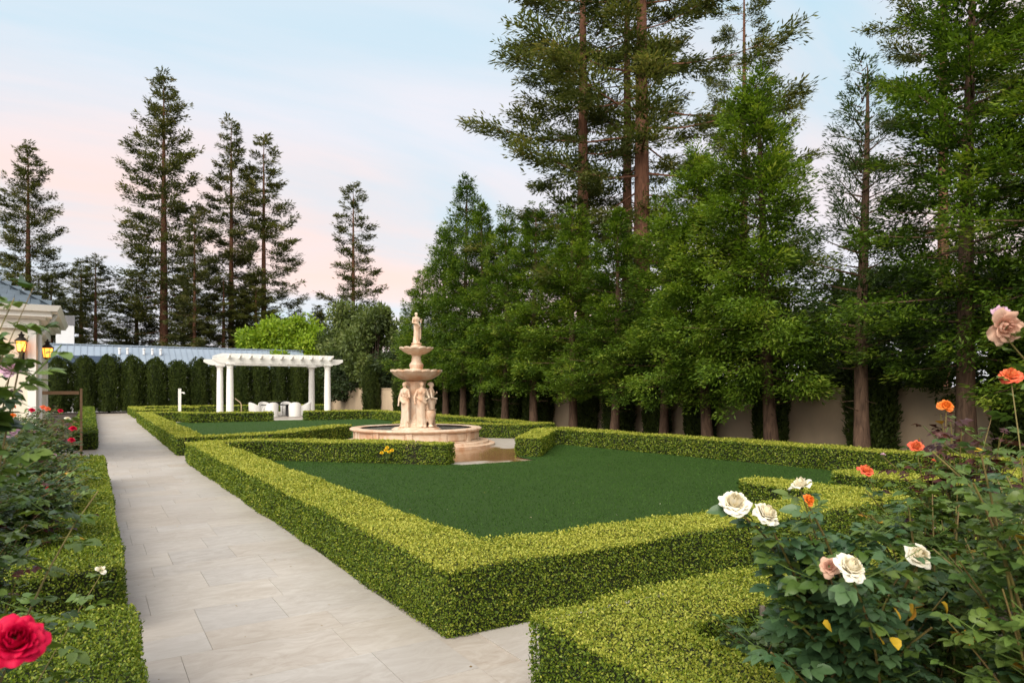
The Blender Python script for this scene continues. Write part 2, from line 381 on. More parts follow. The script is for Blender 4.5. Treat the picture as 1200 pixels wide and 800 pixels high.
def lawn(poly, nblades, hb, seed):
    o = sheet('lawn', poly, .02, M['turf'], kind='structure')
    rng = np.random.default_rng(seed); P = np.array(poly); lo, hi = P.min(0), P.max(0)
    Q = rng.uniform(lo, hi, (nblades*2, 2)); inside = np.zeros(len(Q), bool); j = len(P)-1
    for i in range(len(P)):
        c = ((P[i, 1] > Q[:, 1]) != (P[j, 1] > Q[:, 1])) & (Q[:, 0] < (P[j, 0]-P[i, 0])*(Q[:, 1]-P[i, 1])/(P[j, 1]-P[i, 1]+1e-12)+P[i, 0]); inside ^= c; j = i
    Q = Q[inside][:nblades]; n = len(Q); B = np.c_[Q, np.full(n, .02)]
    a = rng.uniform(0, 6.28, n); S = np.c_[np.cos(a), np.sin(a), np.zeros(n)]*.006
    T = B+np.c_[rng.normal(0, .009, n), rng.normal(0, .009, n), rng.uniform(.5, 1.0, n)*hb]
    V = np.stack([B-S, B+S, T], 1).reshape(-1, 3)
    b = link('grass_blades', mesh_np('grass_blades', V, [np.arange(3*n).reshape(n, 3)], rng.uniform(0, 1, n)), o, M['blade'], kind='stuff')
lawn([(2.4, 4.7), (13.9, 4.7), (13.3, 18.2), (12.3, 18.2), (9.45, 15.0), (9.4, 14.15), (7.35, 14.15), (7.1, 14.6), (3.8, 18.0), (2.3, 18.0)], 74000, .028, 5)
lawn([(2.4, 20.4), (4.3, 20.4), (7.7, 24), (9.8, 24.4), (13.3, 20.9), (14.4, 21), (14.4, 39), (2.3, 40)], 22000, .035, 6)

# ---------------------------------------------------------------- clipped hedges
def buffer(line, w):
    P = [Vector((x, y)) for x, y in line]; n = len(P); L = []; R = []
    for i in range(n):
        d0 = (P[i]-P[i-1]).normalized() if i > 0 else (P[1]-P[0]).normalized()
        d1 = (P[i+1]-P[i]).normalized() if i < n-1 else d0
        n0 = Vector((-d0.y, d0.x)); n1 = Vector((-d1.y, d1.x)); m = (n0+n1).normalized(); k = min(1/max(m.dot(n0), .3), 1.7)
        L.append(P[i]+m*w/2*k); R.append(P[i]-m*w/2*k)
    return [tuple(p) for p in L]+[tuple(p) for p in reversed(R)]
def inpoly(P, Q):
    r = np.zeros(len(Q), bool); j = len(P)-1
    for i in range(len(P)):
        r ^= ((P[i, 1] > Q[:, 1]) != (P[j, 1] > Q[:, 1])) & (Q[:, 0] < (P[j, 0]-P[i, 0])*(Q[:, 1]-P[i, 1])/(P[j, 1]-P[i, 1]+1e-12)+P[i, 0]); j = i
    return r
def wob(P, amp):   # soft unevenness of the clipped faces
    return amp*(np.sin(P[:, 0]*3.1+P[:, 1]*1.3)+np.sin(P[:, 1]*2.7-P[:, 0]*.9+P[:, 2]*4)+.7*np.sin(P[:, 0]*7.3+P[:, 1]*6.1+P[:, 2]*9))/2.7
hedge_seed = [0]
def hedge(label, line, w=.7, h=.52, top=.86, side=.48, cover=1.42, poly=None, bare=None, mat='box_leaf', smul=1.0, bright=0.0):  # tops: yellow new growth, with overhead light tinted in; sides darker as if shaded
    hedge_seed[0] += 1; rng = np.random.default_rng(100+hedge_seed[0])
    P = np.array(poly or buffer(line, w)); ar = np.sum(P[:, 0]*np.roll(P[:, 1], -1)-np.roll(P[:, 0], -1)*P[:, 1])
    if ar < 0: P = P[::-1].copy()
    if len(P) > 2:                   # soften the clipped corners
        q_ = []
        for i in range(len(P)):
            p0, p1, p2 = P[i-1], P[i], P[(i+1) % len(P)]; d0, d2 = nrm(p0-p1), nrm(p2-p1); k_ = min(.07, .3*float(np.linalg.norm(p0-p1)), .3*float(np.linalg.norm(p2-p1)))
            q_ += [p1+d0*k_, p1+(d0+d2)*k_*.28, p1+d2*k_]
        P = np.array(q_)
    c = P.mean(0); org = (float(c[0]), float(c[1]), 0)
    root = thing('clipped_hedge', label, 'hedge', org)
    # core: the twiggy inside, a little smaller than the leaf shell
    n = len(P); e = np.roll(P, -1, 0)-P; en = nrm(np.c_[e[:, 1], -e[:, 0]])
    vn = nrm(en+np.roll(en, 1, 0)); ins = P-vn*.05*np.minimum(1/np.maximum(np.sum(vn*en, 1), .35), 1.6)[:, None]
    MB().prism([tuple(p-c) for p in ins], .0, h-.05).build('twigs', M['box_core'], root)
    Ps, Ns, Sz, Tn = [], [], [], []
    def addpts(Q, Nn, size, tint):
        Ps.append(Q); Ns.append(Nn); Sz.append(size); Tn.append(tint)
    def lsize(x, y):                 # leaf size grows with distance; coarse where the hedge runs on behind the viewpoint
        d = math.hypot(x, y); a = x*math.sin(HEAD)+y*math.cos(HEAD); l = abs(x*math.cos(HEAD)-y*math.sin(HEAD))
        return (.0103+.00195*max(d, 2.6))*smul if a > 1.2 and l < a*.95+.8 else .035
    step = .3
    for i in range(n):               # the sides
        a, b = P[i], P[(i+1) % n]; ln = float(np.linalg.norm(b-a)); m = max(1, int(ln/step))
        for k in range(m):
            s0, s1 = k/m, (k+1)/m; mid = a+(b-a)*(s0+s1)/2; s = lsize(mid[0], mid[1])*(1.7 if float(np.dot(en[i], mid)) > .25 else 1); cnt = int(cover*ln/m*h/(s*s*.38))
            t = rng.uniform(s0, s1, cnt)[:, None]; z = h*(1-rng.uniform(0, 1, cnt)**1.0); q = np.c_[a+(b-a)*t, z]
            nn = np.tile(np.r_[en[i], 0], (cnt, 1)); rd = np.clip((z-(h-.05))/.05, 0, 1)
            q -= nn*(rd**2*.03)[:, None]; q[:, :2] -= en[i]*(.02*np.clip(1-z/.12, 0, 1))[:, None]
            nn = nrm(nn+np.c_[np.zeros((cnt, 2)), rd*.9+.1])
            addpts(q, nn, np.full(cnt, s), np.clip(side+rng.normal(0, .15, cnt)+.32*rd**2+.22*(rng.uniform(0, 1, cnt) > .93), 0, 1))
    lo, hi = P.min(0), P.max(0)      # the top
    gx = np.arange(lo[0], hi[0], step); gy = np.arange(lo[1], hi[1], step)
    for x in gx:
        for yy in gy:
            if not inpoly(P, np.array([[x+a*step, yy+b*step] for a in (.02, .5, .98) for b in (.02, .5, .98)])).any(): continue
            s = lsize(x, yy); cnt = int(cover*step*step/(s*s*.38))
            q = np.c_[rng.uniform(x, x+step, cnt), rng.uniform(yy, yy+step, cnt)]; q = q[inpoly(P, q)]; cnt = len(q)
            q = np.c_[q, np.full(cnt, h)]
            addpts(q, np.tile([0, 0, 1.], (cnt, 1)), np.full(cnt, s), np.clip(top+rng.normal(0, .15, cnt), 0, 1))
    Q = np.concatenate(Ps); Nn = np.concatenate(Ns); S = np.concatenate(Sz); T = np.concatenate(Tn)
    cnt = len(Q); Q = Q+Nn*(wob(Q, .026)+rng.normal(-.012, .012, cnt))[:, None]; T = T+bright
    if bare:
        for bx, by, br in bare:
            dd = np.hypot(Q[:, 0]-bx, Q[:, 1]-by)+rng.normal(0, .05, cnt); dry = (dd < br) & (rng.uniform(0, 1, cnt) < .72)
            q = Q[dry]-np.array([c[0], c[1], 0])-Nn[dry]*.02; k = len(q); dv = nrm(rng.normal(0, 1, (k, 3))); V, F = leafquads(q, dv, nrm(Nn[dry]+rng.normal(0, .8, (k, 3))), S[dry]*1.2, S[dry]*.3)
            link('dry_twigs', mesh_np('dry_twigs', V, [F]), root, M['brown_core'], kind='stuff')
            Q, Nn, S, T = Q[~dry], Nn[~dry], S[~dry], T[~dry]; cnt = len(Q)
    D = nrm(rng.normal(0, 1, (cnt, 3))+Nn*.55+np.array([0, 0, .25])); N2 = nrm(Nn+rng.normal(0, .55, (cnt, 3)))
    N2 = nrm(N2-D*np.sum(N2*D, 1, keepdims=True))
    V, F = leafquads(Q-np.array([c[0], c[1], 0])-D*(S*.5)[:, None], D, N2, S*rng.uniform(.8, 1.25, cnt), S*rng.uniform(.5, .75, cnt))
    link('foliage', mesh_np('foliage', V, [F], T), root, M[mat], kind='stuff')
    return root
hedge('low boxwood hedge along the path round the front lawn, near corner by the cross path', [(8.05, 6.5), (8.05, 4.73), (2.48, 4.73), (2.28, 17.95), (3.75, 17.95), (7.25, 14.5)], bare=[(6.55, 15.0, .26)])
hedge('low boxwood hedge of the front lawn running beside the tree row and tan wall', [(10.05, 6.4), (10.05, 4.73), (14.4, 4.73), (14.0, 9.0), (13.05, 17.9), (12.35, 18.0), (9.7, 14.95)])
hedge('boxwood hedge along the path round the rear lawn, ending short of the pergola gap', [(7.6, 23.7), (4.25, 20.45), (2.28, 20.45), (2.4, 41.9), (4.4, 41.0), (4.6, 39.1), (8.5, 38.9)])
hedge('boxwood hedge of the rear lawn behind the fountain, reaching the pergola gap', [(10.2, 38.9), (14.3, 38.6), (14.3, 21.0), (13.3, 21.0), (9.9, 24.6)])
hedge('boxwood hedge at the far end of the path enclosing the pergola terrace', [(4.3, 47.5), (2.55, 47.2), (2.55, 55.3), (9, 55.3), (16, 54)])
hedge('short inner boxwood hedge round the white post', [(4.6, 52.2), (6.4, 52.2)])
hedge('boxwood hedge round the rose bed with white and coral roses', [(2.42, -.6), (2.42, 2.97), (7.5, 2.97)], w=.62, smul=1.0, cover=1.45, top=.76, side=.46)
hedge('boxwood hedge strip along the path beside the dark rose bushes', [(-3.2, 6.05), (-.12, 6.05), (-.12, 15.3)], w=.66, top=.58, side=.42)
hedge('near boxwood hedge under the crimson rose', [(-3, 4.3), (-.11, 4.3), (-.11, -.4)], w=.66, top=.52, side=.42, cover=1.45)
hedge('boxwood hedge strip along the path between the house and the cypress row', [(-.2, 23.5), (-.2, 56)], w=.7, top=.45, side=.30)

# ---------------------------------------------------------------- trees
def prof_cedar(f): return np.minimum(1, .62+f/.15*.38)*np.maximum(1-f, 0)**.9
def prof_red(f): return np.minimum(1, .75+f*.9)*np.maximum(1-f, .0)**.62
def prof_far(f): return np.minimum(1, .70+f*1.2)*np.maximum(1-f, .0)**.68
def conifer(seed, H, zb, R, nl, per, nleaf, leaf, cs, prof, tilt, t0=.25, tr=.22, flat=.22, curve=0., lat=.32, jit=.22, hang=0., stubs=True, wig=.0, rvar=.62, lw=1.0, sag=0.0):
    """a conifer standing at the origin: returns trunk mesh and crown mesh"""
    rng = np.random.default_rng(seed)
    f = (np.arange(nl)+rng.uniform(-.4, .4, nl))/nl; f = np.clip(f, 0, .985); f = f**.92; z = zb+(H-zb)*f
    r = R*prof(f)*rng.uniform(rvar, 1.12, nl)+.12; az = np.arange(nl)*2.39996+rng.uniform(-.6, .6, nl)
    tl = tilt[0]+(tilt[1]-tilt[0])*f+rng.normal(0, .07, nl)
    ca = np.c_[np.cos(az), np.sin(az), np.zeros(nl)]; la = np.c_[-np.sin(az), np.cos(az), np.zeros(nl)]
    def limb(i, t): return ca[i]*(r[i]*t)[:, None]+np.c_[np.zeros((len(i), 2)), z[i]+r[i]*(tl[i]*t+curve*t*t-sag*np.sin(t*3.0))]
    # clusters
    idx = np.repeat(np.arange(nl), np.maximum(2, (per*(r/R)).astype(int))); m = len(idx)
    t = t0+(1-t0)*rng.uniform(0, 1, m)**.75
    side = rng.uniform(-1, 1, m); C = limb(idx, t)+la[idx]*(side*lat*r[idx]*(1.15-t))[:, None]+np.c_[np.zeros((m, 2)), rng.normal(0, jit, m)*cs-hang*rng.uniform(0, 1, m)]
    Dc = nrm(ca[idx]+la[idx]*(side*.9)[:, None]+np.c_[np.zeros((m, 2)), tl[idx]+2*curve*t-hang*.5+rng.normal(0, .15, m)])
    s = cs*rng.uniform(.6, 1.25, m)*(.55+.45*np.minimum(1, r[idx]/(R*.5)))
    # leaves
    k = nleaf//m+1; ci = np.repeat(np.arange(m), k); q = len(ci)
    up = np.array([0, 0, 1.]); Lc = nrm(np.cross(Dc, up)); Uc = np.cross(Lc, Dc)
    a = rng.uniform(-.35, 1, q)*s[ci]; b = rng.normal(0, .40, q)*s[ci]*(1.1-.6*np.abs(a)/s[ci]); c = rng.normal(0, flat, q)*s[ci]
    Pp = C[ci]+Dc[ci]*a[:, None]+Lc[ci]*b[:, None]+Uc[ci]*c[:, None]
    D = nrm(Dc[ci]+Lc[ci]*(b/s[ci]*1.6)[:, None]+rng.normal(0, .38, (q, 3))); Nn = nrm(Uc[ci]+rng.normal(0, .42, (q, 3)))
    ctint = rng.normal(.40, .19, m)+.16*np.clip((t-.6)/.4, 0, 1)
    V, F = leafquads(Pp, D, Nn, leaf[0]*rng.uniform(.6, 1.3, q), leaf[1]*rng.uniform(.7, 1.3, q), .5)
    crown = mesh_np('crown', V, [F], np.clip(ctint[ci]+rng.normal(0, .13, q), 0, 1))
    tm = MB(); hs = np.linspace(0, 1, 9)
    tm.tube([(wig*math.sin(u*5+seed), wig*math.cos(u*4+seed)-wig*math.cos(seed), -.1+(H*.985)*u) for u in hs], [tr*(1.25 if u == 0 else 1)*(1-u)**.8+.015 for u in hs], 9)
    for i in range(nl):
        tt = np.linspace(0, .9, 4); pts = limb(np.full(4, i), tt); rr = min(.012+.022*r[i]/2.2, tr*.4)*lw
        tm.tube(pts, [rr*1.5, rr, rr*.6, rr*.25], 4, False)
    if stubs:
        for j in range(6):
            a_ = rng.uniform(0, 6.28); zz = rng.uniform(.55, 1)*zb; l = rng.uniform(.2, .7); tm.tube([(0, 0, zz), (math.cos(a_)*(tr+l), math.sin(a_)*(tr+l), zz-.05+rng.uniform(-.1, .2))], [.012, .004], 4, False)
    return tm.mesh('trunk', 60), crown
def make_tree(name, label, cat, loc, meshes, mats, rot=(0, 0, 0), scale=1, group=None):
    r = thing(name, label, cat, loc, 0, group); r.rotation_mode = 'ZYX'; r.rotation_euler = rot; r.scale = (scale,)*3 if isinstance(scale, (int, float)) else scale
    t = link('trunk', meshes[0], r, mats[0]); c = link('crown', meshes[1], r, mats[1]); return r

CED = [conifer(11+i, 9.5, 2.0, 2.75, 84, 26, 38000, (.155, .046), .40, prof_cedar, (-.18, .50), .12, .165, .20, .08, .38, .35, .18, wig=.05, rvar=.5, lw=.7) for i in range(4)]
BM = (M['bark_cedar'], M['cedar'])
M['cedar_bright'] = leaf_mat('fresh_cedar_foliage', [(0, (.031, .064, .007)), (.4, (.090, .160, .012)), (.75, (.175, .26, .025)), (1, (.28, .33, .045))], .30, .6, .38, .55)
rows = [  # y along the wall, height, radius scale, lean, variant, label
    (4.7, 12.2, 1.05, 0, 5, 'dense cedar at the wall beyond the coral roses, tallest of the row'),
    (7.2, 12.4, 1.0, .02, 5, 'tall dense cedar beside the slender open cedar, rose side'),
    (11.8, 9.9, 1.02, -.10, 4, 'bright leaning cedar with pointed top in front of the tall redwoods'),
    (14.1, 8.7, .95, -.07, 4, 'leaning cedar with thick bare trunk beside the bright pointed cedar'),
    (16.2, 7.9, .86, 0, 0, 'cedar with thin trunk, second from the bright pointed cedar'),
    (18.3, 8.0, .9, .02, 1, 'cedar with upright trunk and dead lower twigs, below the redwood trunks'),
    (20.9, 8.8, .95, 0, 2, 'cedar behind the corner of the front lawn hedge'),
    (23.3, 9.2, .98, 0, 3, 'cedar between the fountain and the front lawn hedge corner'),
    (25.7, 9.6, .95, .01, 0, 'cedar standing just beyond the fountain basin'),
    (28.0, 10.4, .95, 0, 1, 'cedar behind the fountain with crown above the upper bowl'),
    (30.0, 12.3, .98, 0, 2, 'tall cedar rising behind the fountain statues'),
    (32.2, 10.2, 1.0, 0, 3, 'cedar at the far end of the row, behind the top statue'),
    (35.0, 8.4, .9, 0, 0, 'last cedar of the row beside the grey-green tree'),
]
rr = random.Random(3)
CED.append(conifer(19, 9.5, 1.9, 2.75, 104, 34, 68000, (.13, .043), .40, prof_cedar, (-.20, .50), .06, .165, .24, .08, .40, .4, .2, wig=.05, rvar=.58, lw=.6))
CED.append(conifer(17, 12.3, 2.2, 3.1, 110, 34, 70000, (.13, .041), .38, prof_cedar, (-.18, .45), .12, .19, .20, .08, .38, .35, .18, wig=.05, rvar=.5, lw=.7))
for i, (yy, h, rs, lean, v, lab) in enumerate(rows):
    sc = h/(9.5 if v < 5 else 12.3)
    make_tree('cedar_tree', lab, 'tree', (15.6+rr.uniform(-.2, .2), yy, 0), CED[v], (M['bark_cedar'], M['cedar_bright']) if v == 4 else BM, (rr.uniform(-.02, .02), lean, rr.uniform(0, 6.28)), (rs, rs, sc), 'cedars in a row along the tan wall')
SL = conifer(31, 9.6, 2.2, 1.6, 70, 14, 17000, (.12, .026), .34, prof_cedar, (.05, .65), .35, .17, .2, .1, .3, .25, .05, wig=.06)
make_tree('cedar_tree', 'slender open cedar with thin see-through crown and straight trunk', 'tree', (15.5, 9.4, 0), SL, (M['bark_cedar'], M['slender']), (0, 0, 1.0))

RW = [conifer(51, 34, 4, 6.6, 118, 30, 44000, (.40, .122), .86, prof_far, (-.22, .20), .14, .48, .16, .20, .26, .2, .18, False, rvar=.55, lw=.6, sag=.05),
      conifer(52, 30, 5, 5.2, 92, 20, 34000, (.40, .105), .80, prof_far, (-.30, .14), .18, .38, .15, .22, .24, .2, .2, False, rvar=.5, lw=.6, sag=.06),
      conifer(53, 28, 5, 5.6, 78, 20, 27000, (.40, .098), .78, prof_far, (-.36, .08), .20, .36, .13, .26, .22, .18, .2, False, rvar=.55, lw=.6, sag=.06),
      conifer(54, 24, 4, 4.4, 64, 18, 20000, (.38, .098), .74, prof_far, (-.18, .2), .22, .30, .15, .22, .24, .2, .15, False, rvar=.5, lw=.6, sag=.05)]
BR = (M['bark'], M['redwood'])
far = [(6.69, 82.8, 36.3, 1.0, 0, 'tallest of the far redwoods, dense with sunlit trunk, behind the metal roof'),
       (13.61, 83.23, 32.8, .95, 1, 'far redwood with sparse drooping tiers beside the tallest one'),
       (17.2, 83.37, 31.8, 1.0, 2, 'far redwood with thin upswept tiers, behind the lime green shrub'),
       (27.44, 81.76, 27.3, 1.0, 3, 'small thin far redwood standing alone beyond the pergola'),
       (-5.04, 78.28, 25.0, 1.05, 0, 'far redwood rising behind the house roof'),
       (0.37, 81.99, 15.6, 1.0, 2, 'short dark redwood behind the white chimney'),
       (9.01, 76.67, 20, .9, 1, 'lower redwood filling between the tallest one and its neighbour'),
       (4.29, 86.63, 15, 1.1, 0, 'low bushy redwood under the tallest far redwood'),
       (11.88, 77.26, 14, 1.2, 2, 'low bushy redwood above the metal roof'),
       (-3.6, 86.79, 13.5, 1.1, 1, 'low dark redwood between the house and the white chimney'),
       (-5.55, 73.9, 12, 1.2, 2, 'low redwood behind the house roof ridge'),
       (-1.02, 94.6, 17, 1.1, 0, 'middling redwood between the short dark one and the tallest'),
       (15.2, 77.56, 13, 1.3, 0, 'low bushy redwood at the end of the metal roof'),
       (9.65, 92.72, 17, 1.2, 2, 'middling redwood filling behind the tallest trunk'),
       (22.79, 91.67, 13, 1.0, 3, 'small distant conifer behind the lime green shrub'),
       (26.79, 95.08, 13.5, 1.0, 1, 'small distant conifer between the lime shrub and the lone redwood')]
for i, (x, y, h, rs, v, lab) in enumerate(far):
    h0 = (34, 30, 28, 24)[v]; s = h/h0; rs2 = rs*(s if h > 20 else max(s, .72))
    make_tree('redwood_tree', lab, 'tree', (x, y, 0), RW[v], BR, (0, 0, i*1.7), (rs2, rs2, s), 'redwoods beyond the garden')
BIG = [conifer(61, 31, 4.5, 9.2, 74, 50, 66000, (.29, .073), .80, prof_red, (-.22, .18), .26, .46, .11, .14, .20, .12, .14, False, rvar=.5, lw=.5, sag=.05),
       conifer(62, 30, 4.5, 7.0, 64, 40, 42000, (.29, .073), .80, prof_red, (-.26, .16), .28, .40, .11, .14, .20, .12, .14, False, rvar=.5, lw=.5, sag=.05)]
BB = (M['bark'], M['bigred'])
for x, y, h, rs, v, a, lab in ((21.28, 23.3, 31, 1.0, 0, .4, 'huge redwood with thick red-brown trunk behind the cedars'),
                                (22.72, 25.94, 30, .8, 1, 2.0, 'redwood trunk standing close behind the huge one'),
                                (20.23, 26.3, 29, .92, 1, 4.1, 'huge redwood with bare trunk nearest the fountain'),
                                (35.82, 29.61, 30, .8, 1, 1.1, 'redwood behind the bright pointed cedar'),
                                (31.86, 15.6, 27, .72, 1, 5.1, 'redwood rising behind the dense cedars at the roses'),
                                (40.99, 14.68, 28, .9, 0, 3.3, 'redwood behind the tallest dense cedar')):
    h0 = (31, 30)[v]; make_tree('redwood_tree', lab, 'tree', (x, y, 0), BIG[v], BB, (0, 0, a), (rs, rs, h/h0), 'tall redwoods behind the wall')

def broadleaf(seed, H, R, nb, nleaf, leaf, zb=.25, br=.34):
    rng = np.random.default_rng(seed); tm = MB(); tm.tube([(0, 0, -.1), (.05, .03, H*.3), (0, .1, H*.75)], [.03*H*.6, .022*H*.6, .01], 8)
    C = []; 
    for i in range(nb):
        f = rng.uniform(0, 1); rr_ = R*math.sqrt(max(0.05, 1-(2*f-1)**2))*rng.uniform(.3, .95); a = rng.uniform(0, 6.28)
        c = np.array([rr_*math.cos(a), rr_*math.sin(a), H*(zb+(1-zb)*f*.92)]); C.append(c)
        tm.tube([(0, 0, H*.25), tuple(c*[.5, .5, .8]), tuple(c)], [.04, .025, .008], 4, False)
    C = np.array(C); s = R*br*rng.uniform(.6, 1.2, nb); ci = rng.integers(0, nb, nleaf); v = nrm(rng.normal(0, 1, (nleaf, 3)))
    P = C[ci]+v*(s[ci]*rng.uniform(.55, 1.08, nleaf))[:, None]*np.array([1, 1, .8]); D = nrm(v+rng.normal(0, .7, (nleaf, 3))); Nn = nrm(v+rng.normal(0, .6, (nleaf, 3)))
    ct = rng.normal(.48, .12, nb); V, F = leafquads(P, D, Nn, leaf*rng.uniform(.7, 1.3, nleaf), leaf*.5)
    return tm.mesh('trunk', 60), mesh_np('crown', V, [F], np.clip(ct[ci]+rng.normal(0, .15, nleaf), 0, 1))
BL = [broadleaf(71, 6, 2.6, 46, 15000, .26), broadleaf(72, 6, 2.4, 34, 8000, .24, .2, .36)]
def bl(x, y, h, rs, v, mat, lab, name='tree', bark='bark_dark', g=None, a=0):
    me = BL[v]; r = thing(name, lab, 'tree', (x, y, 0), a, g); r.scale = (rs, rs, h/6)
    t = link('trunk', me[0], r); c = link('crown', me[1], r)
    for o, m in ((t, M[bark]), (c, M[mat])):
        if not o.data.materials: o.data.materials.append(None)
        o.material_slots[0].link = 'OBJECT'; o.material_slots[0].material = m
bl(14.85, 66.03, 8.2, 1.35, 0, 'lime', 'bright lime green shrub tree beside the pergola roof', 'lime_tree')
bl(17.21, 66.92, 8.6, 1.1, 0, 'lime', 'taller lime green shrub tree behind the pergola rafters', 'lime_tree', a=2)
bl(19.01, 56.41, 9.2, 1.25, 1, 'olive', 'open grey-green tree beyond the pergola', 'grey_green_tree', a=1)
bl(19.41, 63.21, 7.6, 1.1, 1, 'olive', 'lower grey-green tree at the end of the pergola', 'grey_green_tree', a=4)
bl(18.43, 49.73, 8.0, 1.0, 0, 'olive', 'fuller grey-green tree between the pergola and the cedar row', 'grey_green_tree', a=3)
for j, (xx, yy, h) in enumerate([(21, 3, 5.5), (20.5, 8, 5.0), (21.5, 12.5, 5.5), (21, 17, 5), (20.4, 22, 5.4), (21, 27, 5.2), (20.6, 33, 5.6), (20.5, 39, 5.5), (20, 46, 5.5), (18, 53, 5.0), (20.3, 62, 5.5)]):
    lab = ('dark evergreen tree behind the tan wall, beyond the coral roses', 'dark evergreen tree behind the wall and the slender open cedar', 'dark evergreen tree behind the wall and the bright pointed cedar', 'dark evergreen tree behind the wall below the huge redwoods',
           'dark evergreen tree behind the wall at the front lawn corner', 'dark evergreen tree behind the wall beyond the fountain', 'dark evergreen tree behind the wall at the far cedars', 'dark evergreen tree behind the wall beside the last cedar', 'dark evergreen tree behind the wall beyond the rear lawn',
           'dark evergreen tree at the wall end beyond the pergola', 'dark evergreen tree past the far end of the wall')[j]
    r = thing('evergreen_tree', lab, 'tree', (xx, yy, 0), j*1.3); r.scale = (1.15, 1.15, h/6)
    for nm, me, mt in (('trunk', BL[j % 2][0], 'bark_dark'), ('crown', BL[j % 2][1], 'dark_tree')):
        o = link(nm, me, r); o.material_slots[0].link = 'OBJECT'; o.material_slots[0].material = M[mt]

def column_shrub(seed, H, R, n, leaf):
    rng = np.random.default_rng(seed); f = rng.uniform(0, 1, n); a = rng.uniform(0, 6.283, n)
    pr = np.minimum(1, .90+f*.4)*np.minimum(1, ((1-f)/.15+.02)**.52); lob = 1+.07*np.sin(a*5+f*4)+.06*np.sin(a*9-f*7)+.05*np.sin(f*22+a*3)
    r = R*pr*lob*rng.uniform(.80, 1.03, n); P = np.c_[r*np.cos(a), r*np.sin(a), .1+f*(H-.15)*(1+.035*np.sin(a*3+seed)+.03*np.sin(a*5+seed*2.))]; o = np.c_[np.cos(a), np.sin(a), np.zeros(n)]
    D = nrm(o*.5+np.array([0, 0, .95])+rng.normal(0, .3, (n, 3))); Nn = nrm(o+rng.normal(0, .5, (n, 3))); V, F = leafquads(P, D, Nn, leaf*rng.uniform(.7, 1.3, n), leaf*.42)
    t = MB().lathe([(R*.62, .12), (R*.72, H*.4), (R*.66, H*.8), (R*.25, H*.93)], 10); t.tube([(0, 0, -.05), (0, 0, H*.6)], [.09, .05], 6)
    return t.mesh('trunk', 60), mesh_np('crown', V, [F], np.clip(.45+.3*np.sin(a*5+f*4)*.4+rng.normal(0, .17, n), 0, 1))
CYP = [column_shrub(81+i, 3.95, .71, 9000, .16) for i in range(3)]
for c in CYP: c[0].materials.append(M['dark_tree'])
for i in range(13):
    x = -1.9+i*1.5; v = i % 3
    lab = 'columnar clipped cypress in the far row, '+('beside the house wall', 'next but one to the house wall', 'facing the hedge strip end', 'closing the end of the path', 'at the hedge corner where the path ends', 'behind the hedge corner at the path end',
        'straight behind the white post', 'just past the white post', 'behind the paired pergola columns', 'behind the pergola rail', 'behind the pergola table', 'behind the rear pergola column pair', 'last of the row past the pergola')[i]
    make_tree('cypress_tree', lab, 'tree', (x, 57.6+rr.uniform(-.15, .15), 0), CYP[v], (M['dark_tree'], M['cypress']), (0, 0, rr.uniform(0, 6)), (rr.uniform(.95, 1.08), rr.uniform(.95, 1.08), rr.uniform(.95, 1.04)), 'columnar cypresses closing the garden')
for i, (yy, h, s) in enumerate([(6.6, 3.2, .95), (9.9, 3.1, 1.0), (12.9, 2.9, .72), (15.6, 2.9, .8), (17.6, 3, .85), (19.6, 3, .9), (21.6, 3, .75), (25, 3, 1.2), (27.2, 3, 1.3), (29.3, 3, 1.3), (32, 3, 1.3), (35, 3.2, 1.1), (40, 3.4, 1.1), (46, 3.6, 1.0)]):
    lab = 'dark cypress against the tan wall, '+('beyond the coral roses', 'behind the slender open cedar', 'behind the trunk of the bright pointed cedar', 'behind the thick bare leaning trunk', 'between the thick trunk and the thin one', 'behind the trunk with dead twigs', 'at the front lawn hedge corner',
        'level with the fountain', 'behind the fountain basin edge', 'behind the fountain statues', 'beyond the fountain column', 'behind the last cedar', 'beyond the rear lawn', 'beside the pergola end')[i]
    make_tree('cypress_tree', lab, 'tree', (16.75, yy, 0), CYP[i % 3], (M['dark_tree'], M['cypress']), (0, 0, i), (s*.9, s*.75, h/4.3), 'dark cypresses against the wall')

# ---------------------------------------------------------------- boundary wall
w = thing('boundary_wall', 'tan stucco garden wall behind the cedar row', 'wall', (17.4, 0, 0))
MB().box(0, .25, -8, 62, 0, 1.74).build('wall_face', M['wall'], w)
MB().box(-.04, .29, -8, 62, 1.743, 1.82).build('coping', M['wall'], w, bevel=.01)
w = thing('boundary_wall', 'brown-grey wall section beyond the pergola columns', 'wall', (0, 0, 0))
MB().box(14.6, 17.38, 60.9, 61.1, 0, 1.72).build('wall_face', M['wall'], w); MB().box(14.56, 17.37, 60.85, 61.15, 1.723, 1.8).build('coping', M['wall'], w)

